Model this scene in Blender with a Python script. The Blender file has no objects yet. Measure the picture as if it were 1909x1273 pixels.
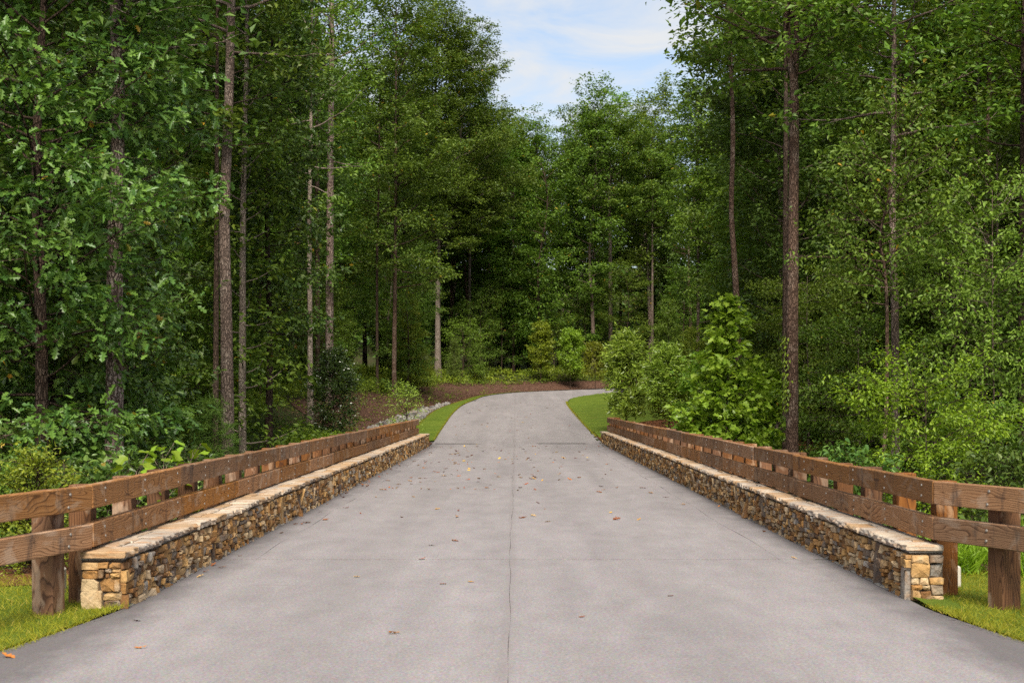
import bpy, math, random
import numpy as np
from mathutils import noise as mnoise

R = math.radians
rng = np.random.default_rng(7)
random.seed(7)
scene = bpy.context.scene
COL = scene.collection

# ------------------------------------------------------------------ camera, sky, sun, exposure
CAM_H = 1.7
cam_d = bpy.data.cameras.new('camera')
cam = bpy.data.objects.new('camera', cam_d)
COL.objects.link(cam)
cam.location = (0, 0, CAM_H)
cam.rotation_euler = (R(90), 0, 0)
cam_d.sensor_width = 36.0
cam_d.lens = 2650 / 1909 * 36.0
cam_d.shift_x = (954.5 - 962) / 1909
cam_d.shift_y = (745 - 636.5) / 1909
cam_d.clip_end = 3000
cam_d.dof.use_dof = True
cam_d.dof.focus_distance = 34
cam_d.dof.aperture_fstop = 5.6
scene.camera = cam

SUN_EL, SUN_AZ = 48, 176          # degrees; azimuth clockwise from +Y (ahead)
w = bpy.data.worlds.new('World')
scene.world = w
w.use_nodes = True
nt = w.node_tree
nt.nodes.clear()
wo = nt.nodes.new('ShaderNodeOutputWorld')
bg = nt.nodes.new('ShaderNodeBackground')
bg.inputs['Strength'].default_value = 0.088
sky = nt.nodes.new('ShaderNodeTexSky')
sky.sky_type = 'NISHITA'
sky.sun_disc = False
sky.sun_elevation = R(SUN_EL)
sky.sun_rotation = R(SUN_AZ)
sky.air_density = 1.0
sky.dust_density = 2.0
tc = nt.nodes.new('ShaderNodeTexCoord')
sep = nt.nodes.new('ShaderNodeSeparateXYZ')
nt.links.new(tc.outputs['Generated'], sep.inputs[0])
def wmath(op, a, b=None):
    n = nt.nodes.new('ShaderNodeMath'); n.operation = op
    for i, v in enumerate((a, b)):
        if v is None: continue
        if isinstance(v, (int, float)): n.inputs[i].default_value = v
        else: nt.links.new(v, n.inputs[i])
    return n.outputs[0]
zz = wmath('ADD', wmath('MAXIMUM', sep.outputs[2], 0.0), 0.12)
cx = wmath('DIVIDE', sep.outputs[0], zz)
cy = wmath('DIVIDE', sep.outputs[1], zz)
cmb = nt.nodes.new('ShaderNodeCombineXYZ')
nt.links.new(cx, cmb.inputs[0]); nt.links.new(wmath('MULTIPLY', cy, 1.3), cmb.inputs[1])
cn = nt.nodes.new('ShaderNodeTexNoise')
cn.inputs['Scale'].default_value = 3.4
cn.inputs['Detail'].default_value = 7
cn.inputs['Roughness'].default_value = 0.6
cn.inputs['Distortion'].default_value = 0.6
nt.links.new(cmb.outputs[0], cn.inputs['Vector'])
cr = nt.nodes.new('ShaderNodeValToRGB')
cr.color_ramp.elements[0].position = 0.36
cr.color_ramp.elements[0].color = (0.22, 0.22, 0.22, 1)
cr.color_ramp.elements[1].position = 0.66
cr.color_ramp.elements[1].color = (0.95, 0.95, 0.95, 1)
nt.links.new(cn.outputs['Fac'], cr.inputs[0])
mx = nt.nodes.new('ShaderNodeMix'); mx.data_type = 'RGBA'
nt.links.new(cr.outputs[0], mx.inputs['Factor'])
nt.links.new(sky.outputs[0], mx.inputs['A'])
mx.inputs['B'].default_value = (4.1, 4.15, 4.2, 1)
nt.links.new(mx.outputs['Result'], bg.inputs['Color'])
nt.links.new(bg.outputs[0], wo.inputs['Surface'])

sun_d = bpy.data.lights.new('sun', 'SUN')
sun_d.energy = 3.1
sun_d.angle = R(26)
sun_d.color = (1.0, 0.93, 0.80)
sun = bpy.data.objects.new('sun', sun_d)
COL.objects.link(sun)
sun.rotation_euler = (R(90 - SUN_EL), 0, R(180 - SUN_AZ))

scene.view_settings.view_transform = 'Standard'
scene.view_settings.look = 'None'
scene.view_settings.exposure = 1.2
scene.view_settings.gamma = 1.0
scene.cycles.max_bounces = 3
scene.cycles.diffuse_bounces = 2
scene.cycles.glossy_bounces = 2
scene.cycles.transmission_bounces = 2
scene.cycles.caustics_reflective = False
scene.cycles.caustics_refractive = False
scene.cycles.use_adaptive_sampling = True
scene.cycles.adaptive_threshold = 0.015
scene.cycles.use_denoising = False

# ------------------------------------------------------------------ mesh helpers
def mesh(name, V, F, mat=None, smooth=False):
    """V (n,3); F: (m,k) int array or a list of such arrays"""
    V = np.asarray(V, dtype=np.float32).reshape(-1, 3)
    Fs = F if isinstance(F, list) else [F]
    Fs = [np.asarray(f, dtype=np.int32) for f in Fs if len(f)]
    me = bpy.data.meshes.new(name)
    me.vertices.add(len(V))
    me.vertices.foreach_set('co', V.ravel())
    idx = np.concatenate([f.ravel() for f in Fs])
    tot = np.concatenate([np.full(len(f), f.shape[1], np.int32) for f in Fs])
    start = np.concatenate([[0], np.cumsum(tot)[:-1]]).astype(np.int32)
    me.loops.add(len(idx))
    me.loops.foreach_set('vertex_index', idx)
    me.polygons.add(len(tot))
    me.polygons.foreach_set('loop_start', start)
    me.polygons.foreach_set('use_smooth', np.full(len(tot), bool(smooth)))
    me.update(calc_edges=True)
    if mat: me.materials.append(mat)
    return me

def obj(name, me, parent=None, loc=None, rot=None, scale=None):
    o = bpy.data.objects.new(name, me)
    COL.objects.link(o)
    if parent: o.parent = parent
    if loc is not None: o.location = loc
    if rot is not None: o.rotation_euler = rot
    if scale is not None: o.scale = scale if hasattr(scale, '__len__') else (scale,) * 3
    return o

def empty(name, loc=(0, 0, 0), rz=0, scale=None):
    o = obj(name, None, None, loc, (0, 0, rz), scale)
    o.empty_display_size = 0.2
    return o

def tag(o, label=None, cat=None, group=None, kind=None):
    if label: o['label'] = label
    if cat: o['category'] = cat
    if group: o['group'] = group
    if kind: o['kind'] = kind
    return o

def copy_tree(o, parent=None):
    c = o.copy(); COL.objects.link(c); c.parent = parent
    for ch in list(o.children):
        copy_tree(ch, c)
    return c

class Geo:
    def __init__(s): s.V = []; s.F = {}; s.n = 0
    def add(s, V, F):
        V = np.asarray(V, float).reshape(-1, 3)
        for f in (F if isinstance(F, list) else [F]):
            f = np.asarray(f, int)
            if len(f): s.F.setdefault(f.shape[1], []).append(f + s.n)
        s.V.append(V); s.n += len(V)
    def mesh(s, name, mat=None, smooth=False):
        return mesh(name, np.concatenate(s.V), [np.concatenate(v) for v in s.F.values()], mat, smooth)

def box(x0, x1, y0, y1, z0, z1):
    V = [(x, y, z) for z in (z0, z1) for y in (y0, y1) for x in (x0, x1)]
    F = [(0, 2, 3, 1), (4, 5, 7, 6), (0, 1, 5, 4), (2, 6, 7, 3), (0, 4, 6, 2), (1, 3, 7, 5)]
    return np.array(V, float), np.array(F)

def bevel_box(hx, hy, hz, b, j=0.0, r=None):
    """box with chamfered edges centred at origin"""
    V = []; idx = {}
    for sx in (-1, 1):
        for sy in (-1, 1):
            for sz in (-1, 1):
                for a in range(3):
                    p = [sx * (hx - b), sy * (hy - b), sz * (hz - b)]
                    p[a] = (sx * hx, sy * hy, sz * hz)[a]
                    idx[(sx, sy, sz, a)] = len(V); V.append(p)
    F4 = []; F3 = []
    for a in range(3):
        o1, o2 = [(1, 2), (2, 0), (0, 1)][a]
        for s in (-1, 1):
            q = []
            for u, v in ((-1, -1), (1, -1), (1, 1), (-1, 1)):
                k = [0, 0, 0]; k[a] = s; k[o1] = u; k[o2] = v
                q.append(idx[(*k, a)])
            F4.append(q if s > 0 else q[::-1])
    for a in range(3):           # edge chamfers: edge along axis a
        o1, o2 = [(1, 2), (2, 0), (0, 1)][a]
        for u in (-1, 1):
            for v in (-1, 1):
                def K(s, ax):
                    k = [0, 0, 0]; k[a] = s; k[o1] = u; k[o2] = v
                    return idx[(*k, ax)]
                q = [K(-1, o1), K(1, o1), K(1, o2), K(-1, o2)]
                F4.append(q if u * v > 0 else q[::-1])
    for sx in (-1, 1):
        for sy in (-1, 1):
            for sz in (-1, 1):
                t = [idx[(sx, sy, sz, a)] for a in range(3)]
                F3.append(t if sx * sy * sz > 0 else t[::-1])
    V = np.array(V, float)
    if j: V += r.normal(0, j, V.shape)
    return V, [np.array(F4), np.array(F3)]

def norm(a):
    return a / np.maximum(np.linalg.norm(a, axis=-1, keepdims=True), 1e-9)

def tube(pts, rad, sides, cap=True, rough=0.0, r=None):
    pts = np.asarray(pts, float); rad = np.asarray(rad, float)
    n = len(pts)
    tan = norm(np.gradient(pts, axis=0))
    ref = np.array([1.0, 0, 0]) if abs(tan[0][0]) < 0.8 else np.array([0, 1.0, 0])
    U = norm(np.cross(tan, ref)); W = np.cross(tan, U)
    a = np.linspace(0, 2 * math.pi, sides, endpoint=False)
    rr = rad[:, None] * np.ones(sides)
    if rough: rr = rr * (1 + r.normal(0, rough, rr.shape))
    V = pts[:, None, :] + rr[..., None] * (np.cos(a)[None, :, None] * U[:, None, :] + np.sin(a)[None, :, None] * W[:, None, :])
    i = np.arange(n - 1)[:, None] * sides; k = np.arange(sides)[None, :]; k2 = (k + 1) % sides
    F = np.stack([i + k, i + k2, i + sides + k2, i + sides + k], -1).reshape(-1, 4)
    return V.reshape(-1, 3), F

def smoothstep(a, b, x):
    t = np.clip((np.asarray(x, float) - a) / (b - a), 0, 1)
    return t * t * (3 - 2 * t)

def vnoise(x, y, s=1.0, seed=0.0):
    """cheap smooth 2-d noise, vectorised, about -1..1"""
    x = np.asarray(x, float) * s + seed * 13.7; y = np.asarray(y, float) * s + seed * 7.3
    return (np.sin(1.7 * x + 1.3 * np.sin(1.1 * y + seed)) + np.sin(2.3 * y + 1.7 * np.sin(1.3 * x + 2.0)) +
            0.5 * np.sin(4.1 * x + 3.3 * y + 1.0) + 0.5 * np.sin(5.3 * y - 3.7 * x)) / 3.0

def PX(px, Z): return (px - 962) / 2650 * Z          # metres right of the camera axis
def PH(py, Z): return CAM_H - (py - 745) / 2650 * Z   # metres above the bridge deck

# ------------------------------------------------------------------ materials
class NT:
    def __init__(s, name):
        s.m = bpy.data.materials.new(name); s.m.use_nodes = True
        s.t = s.m.node_tree; s.t.nodes.clear()
        s.out = s.t.nodes.new('ShaderNodeOutputMaterial')
    def n(s, typ, ins=None, **props):
        nd = s.t.nodes.new('ShaderNode' + typ)
        for k, v in props.items(): setattr(nd, k, v)
        for k, v in (ins or {}).items():
            sock = nd.inputs[k]
            if hasattr(v, 'is_linked') or isinstance(v, bpy.types.NodeSocket): s.t.links.new(v, sock)
            else: sock.default_value = v
        return nd
    def math(s, op, a, b=0.0, clamp=False):
        return s.n('Math', {0: a, 1: b}, operation=op, use_clamp=clamp).outputs[0]
    def coords(s, kind='Object'): return s.n('TexCoord').outputs[kind]
    def vmul(s, v, k): return s.n('VectorMath', {0: v, 1: k}, operation='MULTIPLY').outputs[0]
    def vadd(s, v, k): return s.n('VectorMath', {0: v, 1: k}, operation='ADD').outputs[0]
    def noise(s, v, scale, detail=4, rough=0.55, dist=0.0):
        return s.n('TexNoise', {'Vector': v, 'Scale': scale, 'Detail': detail, 'Roughness': rough, 'Distortion': dist}).outputs['Fac']
    def ramp(s, f, stops, interp='LINEAR'):
        nd = s.n('ValToRGB', {0: f}); cr = nd.color_ramp; cr.interpolation = interp
        while len(cr.elements) < len(stops): cr.elements.new(0.5)
        for e, (p, c) in zip(cr.elements, stops):
            e.position = p; e.color = (*c, 1) if hasattr(c, '__len__') else (c, c, c, 1)
        return nd.outputs[0]
    def mix(s, f, a, b, blend='MIX'):
        nd = s.n('Mix', data_type='RGBA', blend_type=blend)
        for k, v in (('Factor', f), ('A', a), ('B', b)):
            sk = [i for i in nd.inputs if i.name == k and i.type == ('VALUE' if k == 'Factor' else 'RGBA')][0]
            if isinstance(v, bpy.types.NodeSocket): s.t.links.new(v, sk)
            elif k == 'Factor': sk.default_value = v
            else: sk.default_value = (*v, 1) if len(v) == 3 else v
        return [o for o in nd.outputs if o.type == 'RGBA'][0]
    def bump(s, h, strength=0.5, dist=0.01):
        return s.n('Bump', {'Height': h, 'Strength': strength, 'Distance': dist}).outputs[0]
    def bsdf(s, col, rough=0.8, spec=0.3, nrm=None, metal=0.0):
        ins = {'Base Color': col if isinstance(col, bpy.types.NodeSocket) else (*col, 1), 'Roughness': rough, 'Specular IOR Level': spec, 'Metallic': metal}
        if nrm is not None: ins['Normal'] = nrm
        return s.n('BsdfPrincipled', ins).outputs[0]
    def done(s, sh):
        s.t.links.new(sh, s.out.inputs['Surface']); return s.m

LEAF_GAIN = (1.84, 1.66, 0.92)
def leaf_mat(name, c1, c2, rough=0.42, spec=0.35, tr=0.28, c3=None, p3=0.03):
    t = NT(name)
    isl = t.n('NewGeometry').outputs['Random Per Island']
    rnd = t.n('ObjectInfo').outputs['Random']
    stops = [(0.0, c1), (0.55, tuple((a + b) / 2 for a, b in zip(c1, c2))), (1.0 - p3, c2)]
    if c3: stops += [(1.0 - p3 * 0.7, c3)]
    col = t.ramp(isl, stops)
    col = t.mix(1.0, col, LEAF_GAIN, 'MULTIPLY')
    hs = t.n('HueSaturation', {'Color': col, 'Hue': t.math('ADD', t.math('MULTIPLY', rnd, 0.030), 0.485),
                               'Saturation': 1.0, 'Value': t.math('ADD', t.math('MULTIPLY', rnd, 0.45), 0.78)}).outputs[0]
    p = t.bsdf(hs, rough, spec)
    tcol = t.mix(1.0, hs, (1.25, 1.25, 0.6), 'MULTIPLY')
    tl = t.n('BsdfTranslucent', {'Color': tcol}).outputs[0]
    return t.done(t.n('MixShader', {0: tr, 1: p, 2: tl}).outputs[0])

M = {}
M['oak_leaf'] = leaf_mat('oak_leaf', (0.028, 0.066, 0.022), (0.072, 0.128, 0.036), 0.38, 0.42, 0.25, (0.16, 0.11, 0.02), 0.006)
M['leaf_mid'] = leaf_mat('leaf_mid', (0.036, 0.078, 0.018), (0.085, 0.145, 0.030), 0.48, 0.28, 0.3, (0.20, 0.15, 0.02), 0.006)
M['leaf_dark'] = leaf_mat('leaf_dark', (0.026, 0.060, 0.018), (0.062, 0.110, 0.028), 0.48, 0.28, 0.25)
M['leaf_light'] = leaf_mat('leaf_light', (0.060, 0.115, 0.026), (0.115, 0.190, 0.045), 0.48, 0.28, 0.32)
M['leaf_yellow'] = leaf_mat('leaf_yellow', (0.075, 0.115, 0.018), (0.15, 0.19, 0.030), 0.45, 0.35, 0.32)
M['leaf_bright'] = leaf_mat('leaf_bright', (0.075, 0.150, 0.018), (0.14, 0.23, 0.030), 0.40, 0.35, 0.38)
M['leaf_shrub'] = leaf_mat('leaf_shrub', (0.085, 0.140, 0.026), (0.180, 0.250, 0.066), 0.34, 0.5, 0.25)
M['leaf_laurel'] = leaf_mat('leaf_laurel', (0.015, 0.034, 0.012), (0.040, 0.068, 0.024), 0.25, 0.6, 0.1)
M['leaf_sapling'] = leaf_mat('leaf_sapling', (0.085, 0.155, 0.026), (0.165, 0.250, 0.052), 0.38, 0.4, 0.4)
M['needle'] = leaf_mat('needle', (0.045, 0.090, 0.022), (0.085, 0.140, 0.040), 0.5, 0.3, 0.15)
M['cedar'] = leaf_mat('cedar', (0.095, 0.155, 0.028), (0.165, 0.235, 0.045), 0.55, 0.25, 0.2)
M['undergrowth'] = leaf_mat('undergrowth', (0.045, 0.085, 0.015), (0.12, 0.17, 0.025), 0.5, 0.3, 0.3)
M['grass'] = leaf_mat('grass', (0.095, 0.115, 0.014), (0.175, 0.185, 0.024), 0.6, 0.2, 0.3, (0.24, 0.20, 0.07), 0.06)

def bark_mat(name, dark, light, lichen, s=1.0, amt=0.5):
    t = NT(name)
    v = t.coords()
    v1 = t.vmul(v, (9 * s, 9 * s, 2.2 * s))
    wob = t.n('TexNoise', {'Vector': v, 'Scale': 5.0, 'Detail': 3}).outputs['Color']
    v2 = t.vadd(v1, t.vmul(wob, (1.2, 1.2, 1.2)))
    vor = t.n('TexVoronoi', {'Vector': v2, 'Scale': 2.2}, feature='DISTANCE_TO_EDGE').outputs['Distance']
    f = t.ramp(vor, [(0.02, 0.0), (0.22, 1.0)])
    n2 = t.noise(t.vmul(v, (20, 20, 5)), 2.0, 6, 0.65)
    col = t.mix(f, dark, light)
    col = t.mix(t.math('MULTIPLY', n2, 0.55), col, tuple(c * 0.5 for c in dark))
    big = t.noise(v, 1.3, 5, 0.65, 0.5)
    lm = t.math('MULTIPLY', t.ramp(big, [(0.50, 0.0), (0.62, 1.0)]), amt)
    lm = t.math('MULTIPLY', lm, f)
    col = t.mix(lm, col, lichen)
    rnd = t.n('ObjectInfo').outputs['Random']
    col = t.n('HueSaturation', {'Color': col, 'Value': t.math('ADD', t.math('MULTIPLY', rnd, 0.5), 0.75)}).outputs[0]
    hgt = t.math('ADD', t.math('MULTIPLY', f, 0.8), t.math('MULTIPLY', n2, 0.5))
    return t.done(t.bsdf(col, 0.92, 0.15, t.bump(hgt, 0.9, 0.03)))
M['bark_oak'] = bark_mat('bark_oak', (0.085, 0.055, 0.045), (0.36, 0.27, 0.225), (0.52, 0.44, 0.39), 0.9, 0.9)
M['bark_brown'] = bark_mat('bark_brown', (0.060, 0.035, 0.025), (0.22, 0.140, 0.102), (0.34, 0.27, 0.22), 1.2, 0.7)
M['bark_grey'] = bark_mat('bark_grey', (0.075, 0.053, 0.043), (0.28, 0.205, 0.165), (0.42, 0.35, 0.29), 1.3, 0.7)
M['bark_pale'] = bark_mat('bark_pale', (0.14, 0.108, 0.088), (0.44, 0.355, 0.29), (0.56, 0.48, 0.41), 1.5, 0.6)
M['bark_dark'] = bark_mat('bark_dark', (0.035, 0.022, 0.016), (0.13, 0.085, 0.063), (0.20, 0.165, 0.13), 1.3, 0.4)

def wood_mat(name, c1, c2, c3, vert=False):
    t = NT(name)
    rnd = t.n('ObjectInfo').outputs['Random']
    v = t.coords()
    if vert:
        sp = t.n('SeparateXYZ', {0: v})
        v = t.n('CombineXYZ', {0: sp.outputs[2], 1: sp.outputs[0], 2: sp.outputs[1]}).outputs[0]
    off = t.n('CombineXYZ', {0: t.math('MULTIPLY', rnd, 37.0), 1: t.math('MULTIPLY', rnd, 11.0), 2: t.math('MULTIPLY', rnd, 5.0)}).outputs[0]
    vo = t.vadd(v, off)
    # growth rings: distance from a wandering heart line along x, wobbling near knots
    sp = t.n('SeparateXYZ', {0: v})
    wob = t.n('TexNoise', {'Vector': t.vmul(vo, (0.9, 3.0, 3.0)), 'Scale': 1.0, 'Detail': 2, 'Roughness': 0.5}).outputs['Color']
    ws = t.n('SeparateXYZ', {0: wob})
    yy = t.math('ADD', sp.outputs[1], t.math('MULTIPLY', t.math('SUBTRACT', ws.outputs[0], 0.35), 0.30))
    z2 = t.math('ADD', sp.outputs[2], t.math('MULTIPLY', t.math('SUBTRACT', ws.outputs[1], 0.5), 0.34))
    kn = t.n('TexVoronoi', {'Vector': t.vmul(vo, (1.3, 4.0, 4.0)), 'Scale': 1.0, 'Randomness': 1.0}, feature='F1').outputs['Distance']
    knf = t.ramp(kn, [(0.0, 1.0), (0.30, 0.0)])
    rad = t.math('SQRT', t.math('ADD', t.math('MULTIPLY', yy, yy), t.math('MULTIPLY', z2, z2)))
    rad = t.math('ADD', rad, t.math('MULTIPLY', knf, 0.035))
    ring = t.math('FRACT', t.math('MULTIPLY', rad, 58.0))
    g = t.ramp(ring, [(0.0, 0.45), (0.5, 0.85), (0.72, 1.0), (0.84, 0.0), (0.93, 0.0), (1.0, 0.45)])
    fine = t.noise(t.vmul(vo, (3, 110, 110)), 1.0, 3, 0.6)
    g = t.math('ADD', t.math('MULTIPLY', g, 0.62), t.math('MULTIPLY', fine, 0.40))
    col = t.ramp(g, [(0.12, c1), (0.50, c2), (0.92, c3)])
    core = t.ramp(kn, [(0.03, 1.0), (0.09, 0.0)])
    col = t.mix(t.math('MULTIPLY', core, 0.8), col, (0.035, 0.016, 0.008))
    # weathering: pale bleached patches and dark water streaks
    pal = t.ramp(t.noise(t.vmul(vo, (2.2, 5, 5)), 1.0, 5, 0.6, 0.8), [(0.54, 0.0), (0.62, 1.0)])
    col = t.mix(t.math('MULTIPLY', pal, 0.55), col, (0.36, 0.25, 0.17))
    drk = t.ramp(t.noise(t.vmul(vo, (5, 3, 1.6)), 1.0, 6, 0.75), [(0.52, 0.0), (0.66, 1.0)])
    col = t.mix(t.math('MULTIPLY', drk, 0.3 if vert else 0.65), col, (0.030, 0.022, 0.020))
    col = t.n('HueSaturation', {'Color': col, 'Saturation': t.math('ADD', t.math('MULTIPLY', t.math('FRACT', t.math('MULTIPLY', rnd, 7.3)), 0.28), 0.90), 'Value': t.math('ADD', t.math('MULTIPLY', rnd, 0.65), 0.68)}).outputs[0]
    h = t.math('ADD', g, t.math('MULTIPLY', fine, 0.6))
    return t.done(t.bsdf(col, 0.72, 0.3, t.bump(h, 0.35, 0.006)))
M['board'] = wood_mat('board', (0.078, 0.033, 0.012), (0.230, 0.108, 0.043), (0.350, 0.186, 0.086))
M['post'] = wood_mat('post', (0.048, 0.019, 0.008), (0.120, 0.050, 0.020), (0.195, 0.090, 0.038), True)

def stone_mat():
    t = NT('ledge_stone')
    rnd = t.n('ObjectInfo').outputs['Random']
    isl = t.n('NewGeometry').outputs['Random Per Island']
    k = t.math('FRACT', t.math('ADD', rnd, isl))
    v = t.vadd(t.coords(), t.n('CombineXYZ', {0: t.math('MULTIPLY', k, 31.0), 1: t.math('MULTIPLY', k, 17.0), 2: 0.0}).outputs[0])
    base = t.ramp(k, [(0.0, (0.32, 0.175, 0.065)), (0.10, (0.46, 0.30, 0.145)), (0.20, (0.17, 0.085, 0.035)), (0.30, (0.52, 0.385, 0.225)), (0.40, (0.36, 0.19, 0.065)),
                      (0.50, (0.19, 0.145, 0.110)), (0.58, (0.44, 0.265, 0.105)), (0.68, (0.11, 0.085, 0.070)), (0.76, (0.42, 0.32, 0.21)), (0.86, (0.26, 0.125, 0.045)), (0.94, (0.27, 0.25, 0.225))], 'CONSTANT')
    n1 = t.noise(v, 9.0, 6, 0.65, 0.3)
    n2 = t.noise(v, 40.0, 5, 0.7)
    rust = t.ramp(n1, [(0.45, 0.0), (0.68, 1.0)])
    col = t.mix(t.math('MULTIPLY', rust, 0.55), base, (0.26, 0.125, 0.040))
    pale = t.ramp(t.noise(v, 6.0, 4, 0.6, 0.6), [(0.56, 0.0), (0.72, 1.0)])
    col = t.mix(t.math('MULTIPLY', pale, 0.5), col, (0.50, 0.40, 0.28))
    drk = t.ramp(t.noise(v, 5.0, 5, 0.7), [(0.30, 1.0), (0.45, 0.0)])
    col = t.mix(t.math('MULTIPLY', drk, 0.55), col, (0.07, 0.055, 0.045))
    col = t.mix(0.5, col, t.ramp(n2, [(0.25, 0.45), (0.75, 1.3)]), 'MULTIPLY')
    h = t.math('ADD', n1, t.math('MULTIPLY', n2, 0.5))
    return t.done(t.bsdf(col, 0.85, 0.2, t.bump(h, 0.8, 0.02)))
M['stone'] = stone_mat()

def cap_mat():
    t = NT('cap_stone')
    rnd = t.n('ObjectInfo').outputs['Random']
    v = t.vadd(t.coords(), t.n('CombineXYZ', {0: t.math('MULTIPLY', rnd, 31.0), 1: t.math('MULTIPLY', rnd, 17.0), 2: 0.0}).outputs[0])
    base = t.ramp(rnd, [(0.0, (0.44, 0.35, 0.26)), (0.2, (0.38, 0.27, 0.17)), (0.4, (0.50, 0.42, 0.33)), (0.6, (0.40, 0.27, 0.155)), (0.8, (0.36, 0.31, 0.26))], 'CONSTANT')
    n1 = t.noise(t.vmul(v, (1.0, 1.0, 6.0)), 6.0, 6, 0.65, 0.5)
    n2 = t.noise(v, 45.0, 5, 0.7)
    col = t.mix(t.ramp(n1, [(0.46, 0.0), (0.66, 0.75)]), base, (0.33, 0.165, 0.065))
    col = t.mix(t.ramp(t.noise(v, 3.5, 5, 0.65), [(0.54, 0.0), (0.70, 0.65)]), col, (0.60, 0.54, 0.46))
    col = t.mix(t.ramp(t.noise(v, 4.7, 5, 0.7), [(0.28, 0.7), (0.44, 0.0)]), col, (0.09, 0.07, 0.06))
    col = t.mix(0.45, col, t.ramp(n2, [(0.25, 0.5), (0.75, 1.25)]), 'MULTIPLY')
    return t.done(t.bsdf(col, 0.85, 0.2, t.bump(t.math('ADD', n1, t.math('MULTIPLY', n2, 0.4)), 0.7, 0.015)))
M['cap'] = cap_mat()

def plain(name, c, rough=0.85, spec=0.2, ns=30.0, amp=0.35, bump=0.3, metal=0.0):
    t = NT(name)
    n = t.noise(t.coords(), ns, 6, 0.65)
    col = t.mix(1.0, c, t.ramp(n, [(0.25, 1 - amp), (0.75, 1 + amp)]), 'MULTIPLY')
    return t.done(t.bsdf(col, rough, spec, t.bump(n, bump, 0.01), metal))
M['mortar'] = plain('mortar', (0.080, 0.064, 0.050))
M['grout'] = plain('grout', (0.20, 0.185, 0.165))
M['bolt'] = plain('bolt', (0.24, 0.22, 0.20), 0.6, 0.3, 60, 0.2, 0.2, 0.3)
M['utility'] = plain('utility', (0.46, 0.42, 0.36), 0.7, 0.2, 25, 0.15)
M['utility_grey'] = plain('utility_grey', (0.22, 0.23, 0.24), 0.5, 0.4, 25, 0.15)
M['joint'] = plain('joint', (0.075, 0.068, 0.066))
M['rock'] = None

def rock_mat():
    t = NT('riprap')
    isl = t.n('NewGeometry').outputs['Random Per Island']
    col = t.ramp(isl, [(0.0, (0.18, 0.17, 0.16)), (0.3, (0.22, 0.205, 0.19)), (0.5, (0.09, 0.08, 0.075)), (0.7, (0.28, 0.265, 0.245)), (0.85, (0.20, 0.16, 0.13))], 'CONSTANT')
    n = t.noise(t.coords(), 14, 5, 0.7)
    col = t.mix(0.6, col, t.ramp(n, [(0.3, 0.6), (0.7, 1.15)]), 'MULTIPLY')
    return t.done(t.bsdf(col, 0.85, 0.2, t.bump(n, 0.4, 0.02)))
M['rock'] = rock_mat()

def mulch_mat(name, a, b, c):
    t = NT(name)
    v = t.coords()
    vor = t.n('TexVoronoi', {'Vector': t.vmul(v, (16, 16, 16)), 'Scale': 1.0}).outputs['Color']
    sp = t.n('SeparateXYZ', {0: vor})
    col = t.ramp(sp.outputs[0], [(0.0, a), (0.5, b), (0.95, c)])
    n = t.noise(v, 30, 5, 0.7)
    col = t.mix(0.7, col, t.ramp(n, [(0.3, 0.35), (0.7, 1.3)]), 'MULTIPLY')
    return t.done(t.bsdf(col, 0.95, 0.1, t.bump(n, 1.0, 0.04)))
M['mulch'] = mulch_mat('mulch', (0.048, 0.024, 0.017), (0.092, 0.046, 0.031), (0.17, 0.10, 0.07))
M['mulch_red'] = mulch_mat('mulch_red', (0.085, 0.032, 0.014), (0.16, 0.062, 0.026), (0.22, 0.11, 0.055))
LEAF_GAIN = (1.0, 1.0, 1.0)
M['chip'] = leaf_mat('chip', (0.045, 0.022, 0.015), (0.17, 0.090, 0.055), 0.9, 0.1, 0.0, (0.26, 0.17, 0.11), 0.08)
M['chip_red'] = leaf_mat('chip_red', (0.08, 0.030, 0.013), (0.24, 0.105, 0.045), 0.9, 0.1, 0.0, (0.30, 0.18, 0.10), 0.06)

def lawn_mat():
    t = NT('lawn')
    v = t.coords()
    n = t.noise(v, 1.1, 5, 0.6)
    n2 = t.noise(v, 60, 4, 0.7)
    col = t.ramp(n, [(0.3, (0.070, 0.110, 0.012)), (0.55, (0.105, 0.150, 0.016)), (0.75, (0.150, 0.165, 0.026))])
    col = t.mix(0.7, col, t.ramp(n2, [(0.3, 0.55), (0.7, 1.35)]), 'MULTIPLY')
    return t.done(t.bsdf(col, 0.9, 0.1, t.bump(n2, 0.8, 0.03)))
M['lawn'] = lawn_mat()

def ground_mat():
    t = NT('forest_floor')
    v = t.coords()
    n = t.noise(v, 0.35, 6, 0.65)
    n2 = t.noise(v, 18, 6, 0.7)
    col = t.ramp(n, [(0.35, (0.050, 0.034, 0.020)), (0.5, (0.040, 0.045, 0.016)), (0.65, (0.055, 0.075, 0.018))])
    col = t.mix(0.8, col, t.ramp(n2, [(0.3, 0.3), (0.7, 1.5)]), 'MULTIPLY')
    return t.done(t.bsdf(col, 0.95, 0.1, t.bump(n2, 1.0, 0.05)))
M['ground'] = ground_mat()

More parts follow.
